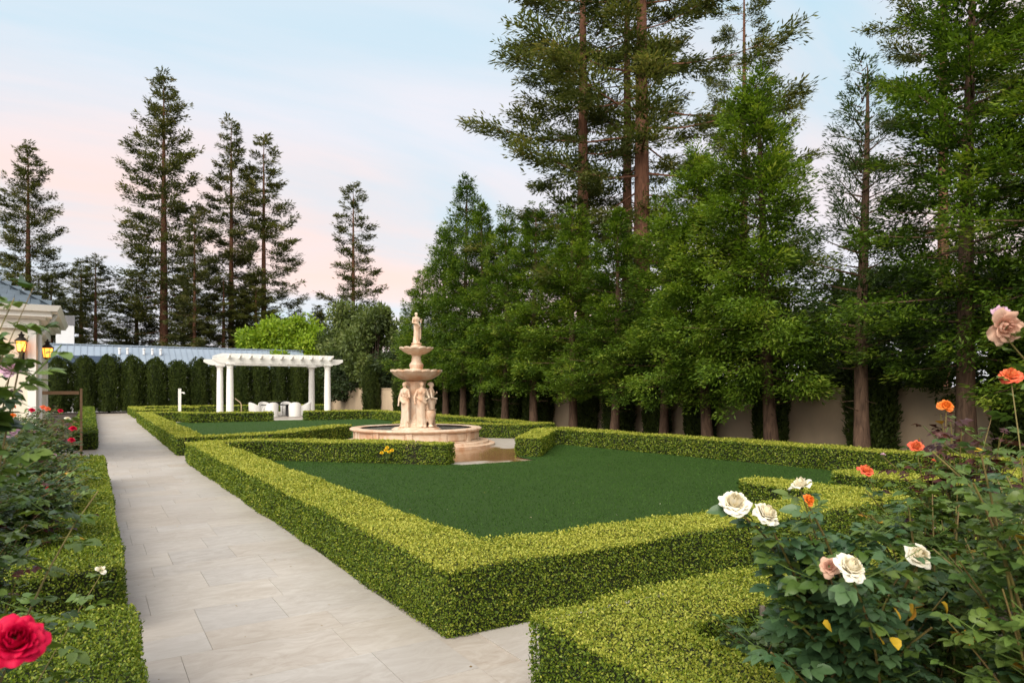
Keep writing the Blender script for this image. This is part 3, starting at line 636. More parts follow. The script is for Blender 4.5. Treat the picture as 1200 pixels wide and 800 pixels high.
# ---------------------------------------------------------------- fountain
FX, FY = 8.9, 20.3
fo = thing('fountain', 'tiered peach marble fountain with robed statues in a round basin', 'fountain', (FX, FY, 0))
MB().lathe([(2.52, 0), (2.52, .07), (2.34, .075), (2.32, .15), (2.2, .152), (1.85, .152)], 72).build('plinth_step', M['marble'], fo, 35)
MB().lathe([(1.88, .12), (2.02, .12), (2.02, .17), (1.96, .20), (1.96, .44), (2.00, .47), (2.00, .485), (1.80, .485), (1.80, .12)], 72, cap=False).build('basin_wall', M['marble'], fo, 35)
MB().lathe([(1.76, .487), (2.06, .487), (2.095, .51), (2.095, .545), (2.06, .565), (1.79, .565), (1.76, .55)], 72, cap=False).build('rim', M['marble'], fo, 40)
MB().lathe([(0, .50), (1.79, .50)], 72, cap=False).build('water', M['water'], fo, 80)
def arc_panel(r0, r1, a0, a1, z0, z1, n=6):
    b = MB(); V = []; F = []
    for i in range(n+1):
        a = a0+(a1-a0)*i/n; V += [(r*math.cos(a), r*math.sin(a), z) for r, z in ((r0, z0), (r1, z0), (r1, z1), (r0, z1))]
    for i in range(n):
        for j in range(4): F.append((i*4+j, (i+1)*4+j, (i+1)*4+(j+1) % 4, i*4+(j+1) % 4))
    F += [(3, 2, 1, 0), tuple(n*4+j for j in range(4))]; return b.add(V, F)
pm = arc_panel(1.95, 1.985, .07, .45, .23, .42).mesh('panel'); pm.materials.append(M['marble'])
qm = arc_panel(1.94, 2.005, -.045, .045, .172, .468, 2).mesh('pilaster'); qm.materials.append(M['marble'])
for i in range(12):
    link('panel', pm, fo, None, rot=(0, 0, i*math.pi/6)); link('pilaster', qm, fo, None, rot=(0, 0, i*math.pi/6))
MB().lathe([(.80, .2), (.80, .50), (.74, .53), (.70, .56), (.40, .575)], 40).build('pedestal', M['marble'], fo, 35)
MB().lathe([(.40, .57), (.40, .68), (.34, .72), (.27, .80), (.26, 1.6), (.30, 1.95), (.34, 2.02), (.28, 2.06)], 12).build('column', M['marble'], fo, 25)
def scal(nl, amp):
    def f(r, z, a, k):
        g = abs(math.cos(a*nl/2))**.7; return r*(1-amp+amp*g*1.0), z+.03*amp/.06*g*(r > .35)
    return f
MB().lathe([(.24, 2.03), (.32, 2.04), (.54, 2.10), (.72, 2.20), (.80, 2.30), (.83, 2.32), (.83, 2.38), (.76, 2.37), (.6, 2.28), (.25, 2.25)], 96, scal(16, .05)).build('lower_bowl', M['marble'], fo, 40)
MB().lathe([(.25, 2.24), (.25, 2.40), (.20, 2.44), (.22, 2.50), (.23, 2.56), (.16, 2.66), (.14, 2.82), (.17, 2.88), (.20, 2.91)], 20).build('baluster', M['marble'], fo, 30)
MB().lathe([(.15, 2.88), (.27, 2.90), (.42, 2.96), (.52, 3.03), (.55, 3.06), (.55, 3.10), (.5, 3.09), (.35, 3.03), (.18, 3.02)], 72, scal(12, .06)).build('upper_bowl', M['marble'], fo, 40)
MB().lathe([(.19, 3.0), (.19, 3.17), (.14, 3.20), (.17, 3.24), (.15, 3.26)], 16).build('statue_base', M['marble'], fo, 30)

def statue_mesh(seed, H, pose):
    """robed standing figure, feet at z=0, facing +X, one remeshed surface"""
    r = random.Random(seed); b = MB(); k = H/1.6; hip = .03*(1 if seed % 2 else -1)
    prof = [(0, .19, .17, 0), (.10, .185, .16, 0), (.35, .165, .14, hip*.4), (.62, .17, .135, hip*.9), (.84, .185, .14, hip), (.98, .165, .13, hip*.7), (1.07, .13, .105, hip*.2), (1.20, .155, .12, -hip*.3), (1.31, .18, .115, -hip*.4), (1.37, .15, .09, -hip*.4), (1.40, .06, .06, -hip*.3)]
    V = []; F = []; seg = 40
    for j, (z, ry, rx, oy) in enumerate(prof):
        for i in range(seg):
            a = 2*math.pi*i/seg; fd = 1+(.075*math.sin(a*9+seed+z*2)+.05*math.sin(a*14+z*4+seed*2))*max(0, min(1, (1.0-z)/.6))+.03*math.sin(a*6+z*9)*(z > .9)
            V.append((rx*math.cos(a)*fd*k, (ry*math.sin(a)*fd+oy)*k, z*k))
    for j in range(len(prof)-1):
        for i in range(seg): i2 = (i+1) % seg; F.append((j*seg+i, j*seg+i2, (j+1)*seg+i2, (j+1)*seg+i))
    F += [tuple(range(seg))[::-1], tuple((len(prof)-1)*seg+i for i in range(seg))]; b.add(V, F)
    hy = -hip*.3
    b.tube([(0, hy*k, 1.36*k), (.01*k, hy*k, 1.44*k)], [.058*k, .05*k], 12)
    def ball(c, s, n=14):
        V = []; F = []
        for i in range(1, n):
            th = math.pi*i/n
            for j in range(n): ph = 2*math.pi*j/n; V.append((c[0]*k+s[0]*k*math.sin(th)*math.cos(ph), c[1]*k+s[1]*k*math.sin(th)*math.sin(ph), c[2]*k+s[2]*k*math.cos(th)))
        for i in range(n-2):
            for j in range(n): j2 = (j+1) % n; F.append((i*n+j, (i+1)*n+j, (i+1)*n+j2, i*n+j2))
        F += [tuple(range(n)), tuple((n-2)*n+j for j in range(n))[::-1]]; b.add(V, F)
    ball((.02, hy, 1.515), (.085, .07, .10)); ball((-.03, hy, 1.54), (.085, .082, .088)); ball((-.10, hy, 1.53), (.045, .05, .045)); ball((.105, hy, 1.505), (.018, .014, .022)); ball((.09, hy, 1.47), (.02, .03, .015))
    ball((.09, .07, 1.24), (.05, .055, .055)); ball((.09, -.07, 1.24), (.05, .055, .055))
    for sgn, (el, ha) in zip((1, -1), pose):
        sh = (0, sgn*.165+hy, 1.31); b.tube([tuple(x*k for x in sh), tuple(x*k for x in el), tuple(x*k for x in ha)], [.055*k, .043*k, .030*k], 10)
        ball(ha, (.042, .032, .045)); ball(sh, (.062, .06, .06))
    for s in (-1, 1): ball((.14, s*.08+hip*.2, .035), (.09, .05, .04))
    # a draped fold of cloth across the hips
    b.tube([((-.02)*k, .20*k, .92*k), (.15*k, .10*k, .86*k), (.16*k, -.08*k, .98*k), (0, -.20*k, 1.08*k)], [.03*k, .05*k, .045*k, .03*k], 8)
    b.tube([(.05*k, .19*k, .9*k), (.06*k, .22*k, .6*k), (.04*k, .21*k, .2*k)], [.035*k, .04*k, .045*k], 8)
    me = b.mesh('statue'); o = bpy.data.objects.new('tmp', me); COL.objects.link(o)
    m = o.modifiers.new('r', 'REMESH'); m.mode = 'VOXEL'; m.voxel_size = .026*k; s = o.modifiers.new('s', 'SMOOTH'); s.iterations = 3; s.factor = .5
    dg = bpy.context.evaluated_depsgraph_get(); out = bpy.data.meshes.new_from_object(o.evaluated_get(dg)); bpy.data.objects.remove(o)
    out.name = 'statue'; out.polygons.foreach_set('use_smooth', np.ones(len(out.polygons), bool)); out.materials.clear(); out.materials.append(M['marble']); return out
poses = [(((.02, .27, 1.06), (.20, .16, 1.12)), ((.04, -.27, 1.05), (.10, -.25, .78))),
         (((.05, .27, 1.05), (.21, .10, 1.00)), ((.02, -.28, 1.06), (.16, -.30, .84))),
         (((.03, .28, 1.07), (.18, .22, 1.24)), ((.05, -.26, 1.05), (.21, -.10, 1.02))),
         (((.02, .27, 1.05), (.05, .28, .80)), ((.06, -.26, 1.08), (.20, -.14, 1.22)))]
toCam = math.atan2(-FY, -FX)
for i, da in enumerate((-.95, .25, 1.35, 2.9)):
    a = toCam+da+.1; s = link('statue', statue_mesh(i+1, 1.43, poses[i]), fo, None, (.47*math.cos(a), .47*math.sin(a), .565), (0, 0, a))
link('statue', statue_mesh(7, .98, poses[2]), fo, None, (0, 0, 3.25), (0, 0, toCam+.5))
# urn held between two figures
ua = toCam+.85
MB().lathe([(.07, .57), (.10, .60), (.06, .66), (.12, .82), (.17, 1.0), (.15, 1.1), (.18, 1.14), (.12, 1.13)], 16, None, .60*math.cos(ua), .60*math.sin(ua)).build('urn', M['marble'], fo, 40)

# ---------------------------------------------------------------- pergola
PX0, PX1, PY0, PY1 = 7.04, 12.9, 43.5, 47.2
sheet('terrace', [(3, 42.3), (15, 42.3), (15, 54.5), (3, 54.5)], .02, M['paving'], kind='structure')
pg = thing('pergola', 'white pergola with round columns and shaped rafters over the table', 'pergola', ((PX0+PX1)/2, (PY0+PY1)/2, .02))
cx, cy2 = (PX1-PX0)/2, (PY1-PY0)/2
for sx in (-1, 1):
    for sy in (-1, 1):
        c = MB().lathe([(.205, .16), (.205, 1.1), (.195, 2.2), (.175, 3.06)], 24).build('column', M['column'], pg, 40, loc=(sx*cx, sy*cy2, 0))
        MB().box(-.27, .27, -.27, .27, 0, .08).lathe([(.255, .082), (.265, .11), (.23, .15), (.21, .17)], 24).build('base', M['column'], c, 40)
        MB().lathe([(.19, 3.0), (.205, 3.02), (.18, 3.05), (.18, 3.10), (.23, 3.16), (.25, 3.2)], 24).box(-.26, .26, -.26, .26, 3.203, 3.27).build('capital', M['column'], c, 40)
def tailbeam(L0, L1, h, t, cut):   # board along x with curved-in tails, bottom at z=0
    pr = [(L0, h)]; 
    for i in range(5): u = i/4; pr.append((L0+cut*u, h*.55-h*.55*math.sin(u*math.pi/2)))
    for i in range(5): u = 1-i/4; pr.append((L1-cut*u, h*.55-h*.55*math.sin(u*math.pi/2)))
    pr.append((L1, h)); n = len(pr)
    return MB().add([(x, -t/2, z) for x, z in pr]+[(x, t/2, z) for x, z in pr], [tuple(range(n)), tuple(range(2*n-1, n-1, -1))]+[(i, n+i, n+(i+1) % n, (i+1) % n) for i in range(n)])
bm_ = tailbeam(-cx-.95, cx+.95, .36, .09, .5).mesh('beam', None); bm_.materials.append(M['column'])
for sy in (-1, 1):
    for dy in (-.13, .13): link('beam', bm_, pg, None, (0, sy*cy2+dy, 3.273))
bm2 = tailbeam(-cy2-.85, cy2+.85, .30, .09, .45).mesh('cross_beam', None); bm2.materials.append(M['column'])
rf = tailbeam(-cy2-.8, cy2+.8, .24, .10, .4).mesh('rafter', None); rf.materials.append(M['column'])
for i in range(11): link('rafter', rf, pg, None, (-cx-.1+i*(2*cx+.2)/10, 0, 3.58), (0, 0, rad(90)))
for j in range(7): MB().box(-cx-.45, cx+.45, -.025, .025, 0, .05).build('purlin', M['column'], pg, loc=(0, -cy2+.1+j*(2*cy2-.2)/6, 3.823))

# table, chairs, planter
TX, TY = 10.25, 44.9
tb = thing('dining_table', 'dark topped dining table under the pergola', 'table', (TX, TY, .02))
MB().box(-1.05, 1.05, -.55, .55, .71, .76).build('table_top', M['charcoal'], tb, bevel=.008)
for sx in (-1, 1): MB().box(sx*.6-.2, sx*.6+.2, -.22, .22, 0, .705).build('leg', M['charcoal'], tb, bevel=.02)
pl = thing('bowl_planter', 'low dark bowl of succulents on the pergola table', 'planter', (TX-.35, TY, .782))
MB().lathe([(.14, 0), (.28, .06), (.40, .15), (.42, .18), (.38, .18), (.3, .13)], 24).build('bowl', M['planter'], pl, 40)
rng = np.random.default_rng(5); n = 400; a = rng.uniform(0, 6.28, n); r_ = .38*np.sqrt(rng.uniform(0, 1, n)); P = np.c_[r_*np.cos(a), r_*np.sin(a), np.full(n, .16)]
V, F = leafquads(P, nrm(np.c_[rng.normal(0, .6, (n, 2)), np.ones(n)]), nrm(rng.normal(0, 1, (n, 3))), .10, .05); link('leaves', mesh_np('leaves', V, [F], rng.uniform(.3, .9, n)), pl, M['olive'], kind='stuff')
def chair_parts(root):
    V = []; F = []; n = 28
    for i in range(n+1):
        u = i/n; a = rad(-125+250*u); h = .50+.30*max(0, math.cos(a*.72))**1.2
        for r_, z in ((.31, 0.02), (.335, .02), (.36, h-.03), (.35, h), (.31, h), (.30, h-.03)): V.append((-r_*math.cos(a), r_*math.sin(a)*.95, z))
    for i in range(n):
        for j in range(6): F.append((i*6+j, (i+1)*6+j, (i+1)*6+(j+1) % 6, i*6+(j+1) % 6))
    F += [tuple(range(6))[::-1], tuple(n*6+j for j in range(6))]
    MB().add(V, F).build('backrest', M['wicker'], root, 50)
    MB().lathe([(.285, .02), (.285, .36), (.27, .38)], 24).build('seat', M['wicker'], root, 40)
    MB().lathe([(.275, .383), (.285, .42), (.27, .46), (.2, .475)], 24).build('cushion', M['cushion'], root, 40)
ch0 = thing('armchair', 'white woven barrel armchair at the table end facing the hedge gap', 'chair', (TX-1.55, TY-.35, .02), rad(20), 'armchairs round the pergola table'); chair_parts(ch0); ch0.scale = (1.15,)*3
for dx, dy, a, lab in ((-.75, -1.15, 95, 'white woven barrel armchair with its back to the hedge gap'), (.65, -1.2, 80, 'white woven barrel armchair beside the front pergola column side of the table'),
                       (1.6, .1, 180, 'white woven barrel armchair at the far end of the pergola table'), (-.7, 1.15, -90, 'white woven barrel armchair behind the bowl planter'), (.7, 1.15, -95, 'white woven barrel armchair across the table beyond the planter')):
    copy_tree(ch0, (TX+dx, TY+dy, .02), (0, 0, rad(a)), 1.15, lab)
hr = thing('handrail', 'curved brass handrail beside the paired pergola columns', 'handrail', (7.75, 43.9, .02))
MB().tube([(0, 0, 0), (0, 0, .55), (.02, .1, .78), (.0, .3, .92), (-.1, .7, 1.05), (-.15, 1.1, 1.15)], .03, 8).build('rail', plain('brass', (.45, .33, .20), .4, 0, 8, 0, 40, .5), hr, 50)
ps = thing('post', 'white post with small side tap behind the far hedge', 'post', (5.0, 50.2, .02))
MB().box(-.085, .085, -.085, .085, 0, 1.72).build('shaft', M['column'], ps, bevel=.01)
MB().box(-.10, .10, -.10, .10, 1.723, 1.77).build('cap', M['column'], ps, bevel=.01)
MB().tube([(.07, -.03, 1.5), (.24, -.06, 1.5), (.26, -.06, 1.43)], [.04, .05, .06], 8).build('tap', M['column'], ps, 50)

# ---------------------------------------------------------------- house
HX, HY = -1.1, 18.8
hs = thing('house', 'cream house corner with slate hip roof and white cornice', 'house', (HX, HY, 0)); hs.scale = (1, 1, .945)
MB().box(-9, 0, 0, 5.0, 0, 3.32).build('wall', M['cream'], hs)
for (x0, x1, y0, y1) in ((-.12, .035, -.035, .12), (-.12, .035, 4.88, 5.035)): MB().box(x0, x1, y0, y1, 0, 3.30).build('corner_board', M['column'], hs)
MB().box(-9, .06, -.06, 5.06, 0, .25).build('plinth', M['column'], hs)
MB().box(-9.1, .10, -.10, 5.1, 3.323, 3.55).build('frieze', M['column'], hs, bevel=.01)
MB().box(-9.3, .34, -.34, 5.34, 3.60, 3.72).box(-9.2, .22, -.22, 5.22, 3.553, 3.598).build('cornice', M['column'], hs)
MB().add([(-9.4, -.45, 3.722), (.45, -.45, 3.722), (.45, -.33, 3.722), (-9.4, -.33, 3.722), (-9.4, -.52, 3.86), (.52, -.52, 3.86), (.45, -.33, 3.86), (-9.4, -.33, 3.86)], [(0, 3, 2, 1), (4, 5, 6, 7), (0, 1, 5, 4), (1, 2, 6, 5), (2, 3, 7, 6), (3, 0, 4, 7)]).build('gutter', M['column'], hs)
MB().add([(.33, -.45, 3.722), (.45, -.45, 3.722), (.45, 5.4, 3.722), (.33, 5.4, 3.722), (.34, -.3, 3.858), (.52, -.50, 3.858), (.52, 5.4, 3.858), (.34, 5.4, 3.858)], [(0, 3, 2, 1), (4, 5, 6, 7), (0, 1, 5, 4), (1, 2, 6, 5), (2, 3, 7, 6), (3, 0, 4, 7)]).build('gutter', M['column'], hs)
MB().tube([(.40, .35, 3.72), (.22, .3, 3.35), (.09, .3, 3.2), (.09, .3, .1)], .045, 8).build('downpipe', M['stain_white'], hs, 50)
sl_ = .62; ro = MB().add([(-9.4, -.36, 3.83), (.36, -.36, 3.83), (.36, 5.36, 3.83), (-9.4, 5.36, 3.83), (-2.5, 2.5, 3.83+2.86*sl_), (-9.4, 2.5, 3.83+2.86*sl_)], [(0, 1, 4, 5), (1, 2, 4), (2, 3, 5, 4), (3, 0, 5), (0, 3, 2, 1)]).build('roof', M['slate'], hs)
sh_meshes = {}
def shingle(w):
    if w not in sh_meshes:
        sh_meshes[w] = MB().box(-w/2+.004, w/2-.004, 0, .30, 0, .014).mesh('shingle'); sh_meshes[w].materials.append(M['slate'])
    return sh_meshes[w]
q1 = math.atan(sl_); rs_ = random.Random(8)
for r_ in range(12):                      # slates on the slope over the front wall, as far as the roses let one see
    yy = -.36+r_*.20; zz = 3.83+(yy+.36)*sl_+.012; x = .36-(yy+.36)-.02; k = 0
    while x > -3.2 and k < 14:
        w_ = rs_.choice((.20, .25, .30)); link('shingle', shingle(w_), ro, None, (x-w_/2, yy, zz+rs_.uniform(0, .006)), (q1+.02, 0, rs_.uniform(-.01, .01))); x -= w_; k += 1
for r_ in range(10):                      # and on the hip side facing the path
    xx = .36-r_*.20; zz = 3.83+(.36-xx)*sl_+.012; y0_ = -.36+(.36-xx)+.02; y1_ = 5.36-(.36-xx); yy = y0_; k = 0
    while yy < y1_-.2 and k < 13:
        w_ = rs_.choice((.25, .30, .35)); link('shingle', shingle(w_), ro, None, (xx, yy+w_/2, zz+rs_.uniform(0, .006)), (q1+.02, 0, rad(90))); yy += w_; k += 1
MB().box(-1.95, -1.55, 1.9, 2.3, 4.6, 5.6).box(-2.0, -1.5, 1.85, 2.35, 5.603, 5.7).build('flue', M['metal_dark'], hs)
wn = MB().box(-3.6, -2.0, -.03, .02, 1.0, 2.75).build('window', M['column'], hs)
for i in range(3):
    for j in range(3): MB().box(-3.5+i*.48, -3.06+i*.48, -.045, -.031, 1.1+j*.53, 1.58+j*.53).build('pane', M['navy'], wn)
MB().box(-3.72, -1.88, -.14, -.031, .92, .998).build('sill', M['column'], wn)

glow, t_, b_ = mat_new('lit_lantern_glass'); b_.inputs['Base Color'].default_value = (.9, .5, .15, 1); b_.inputs['Emission Color'].default_value = (1, .26, .03, 1); b_.inputs['Emission Strength'].default_value = 1.7
def lantern(label, loc, rz):
    l = thing('wall_lantern', label, 'lantern', loc, rz); l.scale = (.8, .8, .8)      # local +x points away from the wall
    MB().box(0, .03, -.06, .06, -.35, .1).tube([(.02, 0, -.1), (.12, 0, -.22), (.2, 0, -.15), (.2, 0, -.06)], .014, 6).build('bracket', M['metal_dark'], l)
    MB().lathe([(.085, .0), (.10, .03), (.135, .27), (.13, .28)], 6, None, .2).build('glass', glow, l)
    MB().lathe([(.06, -.06), (.10, -.02), (.10, -.002)], 6, None, .2).build('base', M['metal_dark'], l)
    cg = MB()
    for i in range(6):
        a = i*math.pi/3; cg.tube([(.2+.104*math.cos(a), .104*math.sin(a), 0), (.2+.145*math.cos(a), .145*math.sin(a), .28)], .010, 4)
    cg.build('cage', M['metal_dark'], l)
    MB().lathe([(.17, .281), (.16, .31), (.10, .37), (.06, .40), (.06, .44), (.09, .46), (.02, .50), (.025, .53), (.005, .56)], 12, None, .2).build('cap', M['metal_dark'], l, 40)
    pd = bpy.data.lights.new('lantern_light', 'POINT'); pd.energy = 1.6; pd.color = (1, .5, .16); pd.shadow_soft_size = .05
    po = bpy.data.objects.new('lantern_light', pd); COL.objects.link(po); po.parent = l; po.location = (.42, 0, .12)
lantern('lit lantern on the front wall of the cream house', (HX-.22, HY-.036, 2.62), rad(-90))
lantern('lit lantern on the path side of the cream house corner', (HX+.035, HY+1.2, 2.55), 0)
gt = thing('wooden_gate', 'brown wooden gate frame beside the house wall', 'gate', (-.95, 21.4, 0), rad(0))
for x in (-.25, .72): MB().box(x-.03, x+.03, -.03, .03, 0, 1.80).build('post', M['wood'], gt, bevel=.006)
for z in (1.64, .9, .3): MB().box(-.201, .671, -.03, .03, z, z+.09).build('rail', M['wood'], gt, bevel=.005)
for x in (-.05, .12, .29, .46): MB().box(x-.02, x+.06, -.015, .015, .393, .897).build('slat', M['wood'], gt)
wt = thing('garden_table', 'small round white table by the house wall among roses', 'table', (-2.05, 17.3, 0))
MB().lathe([(.42, 1.36), (.45, 1.38), (.45, 1.41), (.4, 1.42)], 24).build('table_top', M['column'], wt, 40); MB().lathe([(.25, 0), (.25, .03), (.04, .06), (.04, 1.355)], 16).build('pedestal', M['column'], wt, 40)

# ---------------------------------------------------------------- long low building with the metal roof
bd = thing('outbuilding', 'long low building with blue-grey standing seam roof behind the cypress row', 'building', (0, 60.6, 0))
MB().box(-9, 16.2, 0, 6, 0, 3.6).build('wall', M['stain_white'], bd)
RZ0, RZ1, RD = 3.45, 5.2, 3.0
rfo = MB().add([(-9.3, -.35, RZ0), (16.5, -.35, RZ0), (16.5, RD, RZ1), (-9.3, RD, RZ1), (-9.3, 6.4, RZ0), (16.5, 6.4, RZ0), (-9.3, -.35, RZ0-.12), (16.5, -.35, RZ0-.12), (16.5, 6.4, RZ0-.12), (-9.3, 6.4, RZ0-.12)],
         [(0, 1, 2, 3), (3, 2, 5, 4), (6, 7, 1, 0), (9, 8, 7, 6), (4, 5, 8, 9), (0, 3, 4, 9, 6), (1, 7, 8, 5, 2)]).build('roof', M['metal_roof'], bd)
ql = math.hypot(RD+.35, RZ1-RZ0); qa = math.atan2(RZ1-RZ0, RD+.35); sm = MB().box(-.02, .02, 0, ql, 0, .05).mesh('seam'); sm.materials.append(M['metal_roof'])
for i in range(58): link('seam', sm, rfo, None, (-9.1+i*.44, -.35, RZ0+.002), (qa, 0, 0))
MB().box(-9.4, 16.6, RD-.1, RD+.1, RZ1+.02, RZ1+.10).build('ridge_cap', M['metal_roof'], rfo)
MB().box(0, 4.6, .0, 1.3, .05, .09).build('solar_panel', M['navy'], bd, loc=(-2.9, -.1, RZ0+.18), rot=(qa, 0, 0))
cm = MB().box(-.6, .6, -.5, .5, 4.6, 6.75).build('chimney', M['stain_white'], bd, loc=(-1.75, RD+.6, 0)); MB().box(-.64, .64, -.54, .54, 6.753, 7.5).build('chimney_cap', plain('grey_chimney_cap', (.2, .2, .21), .7, .3, 8), cm)
for i, x in enumerate((1.9, 2.45, 3.6, 4.2, 4.8)): MB().tube([(0, 0, 0), (0, 0, .42)], .09, 8).lathe([(.13, .42), (.13, .47), (.03, .52)], 10).build('roof_vent', M['stain_white'], bd, loc=(x, 1.6, 4.5))

# ---------------------------------------------------------------- roses
def leaflet(fold=.10, curl=.18, wide=1.0, twist=0.):
    st = [(.0, 0), (.15, .28), (.42, .39), (.74, .29), (1, 0)]; V = [(0, 0, 0)]
    for x, w in st[1:4]:
        z = -curl*x*x; V += [(x, -w*wide, z+fold*w/.34+twist*w), (x, 0, z), (x, w*wide, z+fold*w/.34-twist*w)]
    V.append((1, 0, -curl))
    F3 = [(0, 1, 2), (0, 2, 3), (7, 10, 8), (8, 10, 9)]; F4 = [(1, 4, 5, 2), (2, 5, 6, 3), (4, 7, 8, 5), (5, 8, 9, 6)]
    return np.array(V, float), F3, F4
def compound(seed):
    r = random.Random(seed); Vs, F3, F4 = [], [], []; n = 0
    def put(px, py, ang, s, dr):
        nonlocal n
        V, a, b = leaflet(r.uniform(.03, .16), r.uniform(.05, .35), r.uniform(.85, 1.1), r.uniform(-.15, .15)); V = V*s
        c, s_ = math.cos(ang), math.sin(ang); rx = r.uniform(-.35, .35)
        y, z = V[:, 1].copy(), V[:, 2].copy(); V[:, 1] = y*math.cos(rx)-z*math.sin(rx); V[:, 2] = y*math.sin(rx)+z*math.cos(rx)
        x, y = V[:, 0].copy(), V[:, 1].copy(); V[:, 0] = px+x*c-y*s_; V[:, 1] = py+x*s_+y*c; V[:, 2] += -dr*V[:, 0]**2
        Vs.append(V); F3.extend([tuple(i+n for i in f) for f in a]); F4.extend([tuple(i+n for i in f) for f in b]); n += len(V)
    dr = r.uniform(.05, .3)
    put(.60, 0, r.uniform(-.2, .2), .52, dr)
    for x, s in ((.56, .44), (.28, .36)):
        for sg in (-1, 1): put(x, 0, sg*r.uniform(.85, 1.25), s*r.uniform(.85, 1.1), dr)
    V = np.array([(0, -.012, 0), (.62, -.008, -dr*.36), (.62, .008, -dr*.36), (0, .012, 0)]); Vs.append(V); F4.append((n, n+1, n+2, n+3)); n += 4
    return np.concatenate(Vs), F3, F4
COMP = [compound(i) for i in range(6)]
for k_ in range(3):
    V_, a_, b__ = leaflet(.06+.05*k_, .15+.15*k_, 1.15, .1*(k_-1)); COMP.append((V_*.62, a_, b__))
def lighten(c):
    V, a, b = c; n = len(V)//11 if len(V) > 11 else 1; vs_, f3 = [], []
    for k in range(n):
        o = k*11; vs_ += [V[o], V[o+4], V[o+5], V[o+6], V[o+10]]; q = k*5; f3 += [(q, q+1, q+2), (q, q+2, q+3), (q+2, q+1, q+4), (q+3, q+2, q+4)]
    return np.array(vs_), f3, []
COMP_FAR = [lighten(c) for c in COMP]
leaf_cache = {}
def leaf_mesh(v, mat):
    if (v, mat) not in leaf_cache:
        V, a, b = COMP[v]; me = mesh_np('leaf', V, [a, b], np.full(len(a)+len(b), 0.), True); me.materials.append(M[mat]); leaf_cache[(v, mat)] = me
    return leaf_cache[(v, mat)]
def frame(d, up):
    d = Vector(d).normalized(); y = Vector(up).cross(d)
    if y.length < 1e-4: y = Vector((1, 0, 0)).cross(d)
    y.normalize(); z = d.cross(y); return Matrix(((d.x, y.x, z.x), (d.y, y.y, z.y), (d.z, y.z, z.z)))
def rose_mesh(seed, n=30, size=.055, opn=1.0, ruffle=.06):
    """petals set on a spiral: a closed heart, ruffled middle rows and a rounded outer skirt"""
    r = random.Random(seed); Vs, Fs, al = [], [], []; k = 0; nu, nv = 9, 7
    for i in range(n):
        f = (i+.5)/n; ph = i*2.39996+r.uniform(-.3, .3); R1 = size*(.05+.95*f**.75)*(.8+.2*opn)      # how far out the petal's edge lies
        h0 = size*(.55-.60*f**1.5)*(1.25-.25*opn)+r.uniform(-.04, .04)*size                         # height of its edge
        r0, z0 = size*(.015+.155*f), -size*.42*(1-.35*f)
        hw = size*(.26+.34*f)*r.uniform(.85, 1.15); pw = r.uniform(0, 6.28); lip = size*(.06+.20*f)*r.uniform(.5, 1.2)
        for j in range(nv):
            for q in range(nu):
                u = -1+2*q/(nu-1); v = j/(nv-1); vv = v*(1-.16*abs(u)**3)
                bul = math.sin(min(vv, 1)*math.pi)*size*(.16+.10*f)
                rr_ = r0+(R1-r0)*vv**(1.5 if f < .5 else 1.15)+bul*(.5 if f > .45 else .9); zz = z0+(h0-z0)*vv**.9
                c = max(0, vv-.72)/.28; zz -= c*c*lip*(1 if f > .3 else -.2); rr_ += c*lip*.6*(1 if f > .3 else -.6)
                e = ruffle*size*vv**2*(math.sin(u*4+pw)+.5*math.sin(u*8+pw*2.3)); w = hw*(.30+.70*math.sin(min(1, vv*1.05+.08)*math.pi*.58))
                an = ph+u*w/max(rr_, size*.30); rr_ -= u*u*vv*size*.06
                Vs.append(((rr_+e*.5)*math.cos(an), (rr_+e*.5)*math.sin(an), zz+e)); al.append(min(1, .2+.8*f)*vv**.7)
        for j in range(nv-1):
            for q in range(nu-1): Fs.append((k+j*nu+q, k+j*nu+q+1, k+(j+1)*nu+q+1, k+(j+1)*nu+q))
        k += nu*nv
    return mesh_np('bloom', np.array(Vs), [Fs], None, True, al)
def sepal_mesh(size):
    b = MB().lathe([(.003, -size*.5), (size*.16, -size*.38), (size*.2, -size*.15), (size*.14, -.001)], 8)
    for i in range(5):
        a = i*1.2566; c, s = math.cos(a), math.sin(a); b.add([(size*.12*c-size*.1*s, size*.12*s+size*.1*c, -size*.1), (size*.12*c+size*.1*s, size*.12*s-size*.1*c, -size*.1), (size*.85*c, size*.85*s, -size*.35)], [(0, 1, 2)])
    return b.mesh('calyx', 50)
SEP = {}
def bloom(root, base, pos, kind, size, normal, seed, n=30, opn=1.0, ruffle=.10):
    me = rose_mesh(seed, n, size, opn, ruffle); me.materials.append(M[kind]); R = frame(normal, (0.3, .2, 1)) if abs(Vector(normal).normalized().z) < .95 else frame(normal, (1, 0, 0))
    R2 = Matrix((R.col[1], R.col[2], R.col[0])).transposed()          # local z = the way the flower faces
    o = link('bloom', me, root); o.matrix_basis = Matrix.Translation(Vector(pos)-Vector(base)) @ R2.to_4x4()
    if size not in SEP: SEP[size] = sepal_mesh(size); SEP[size].materials.append(M['sepal'])
    link('calyx', SEP[size], o); return o
def bez(p0, p1, p2, n):
    return [tuple((1-t)**2*a+2*t*(1-t)*b+t*t*c for a, b, c in zip(p0, p1, p2)) for t in [i/(n-1) for i in range(n)]]
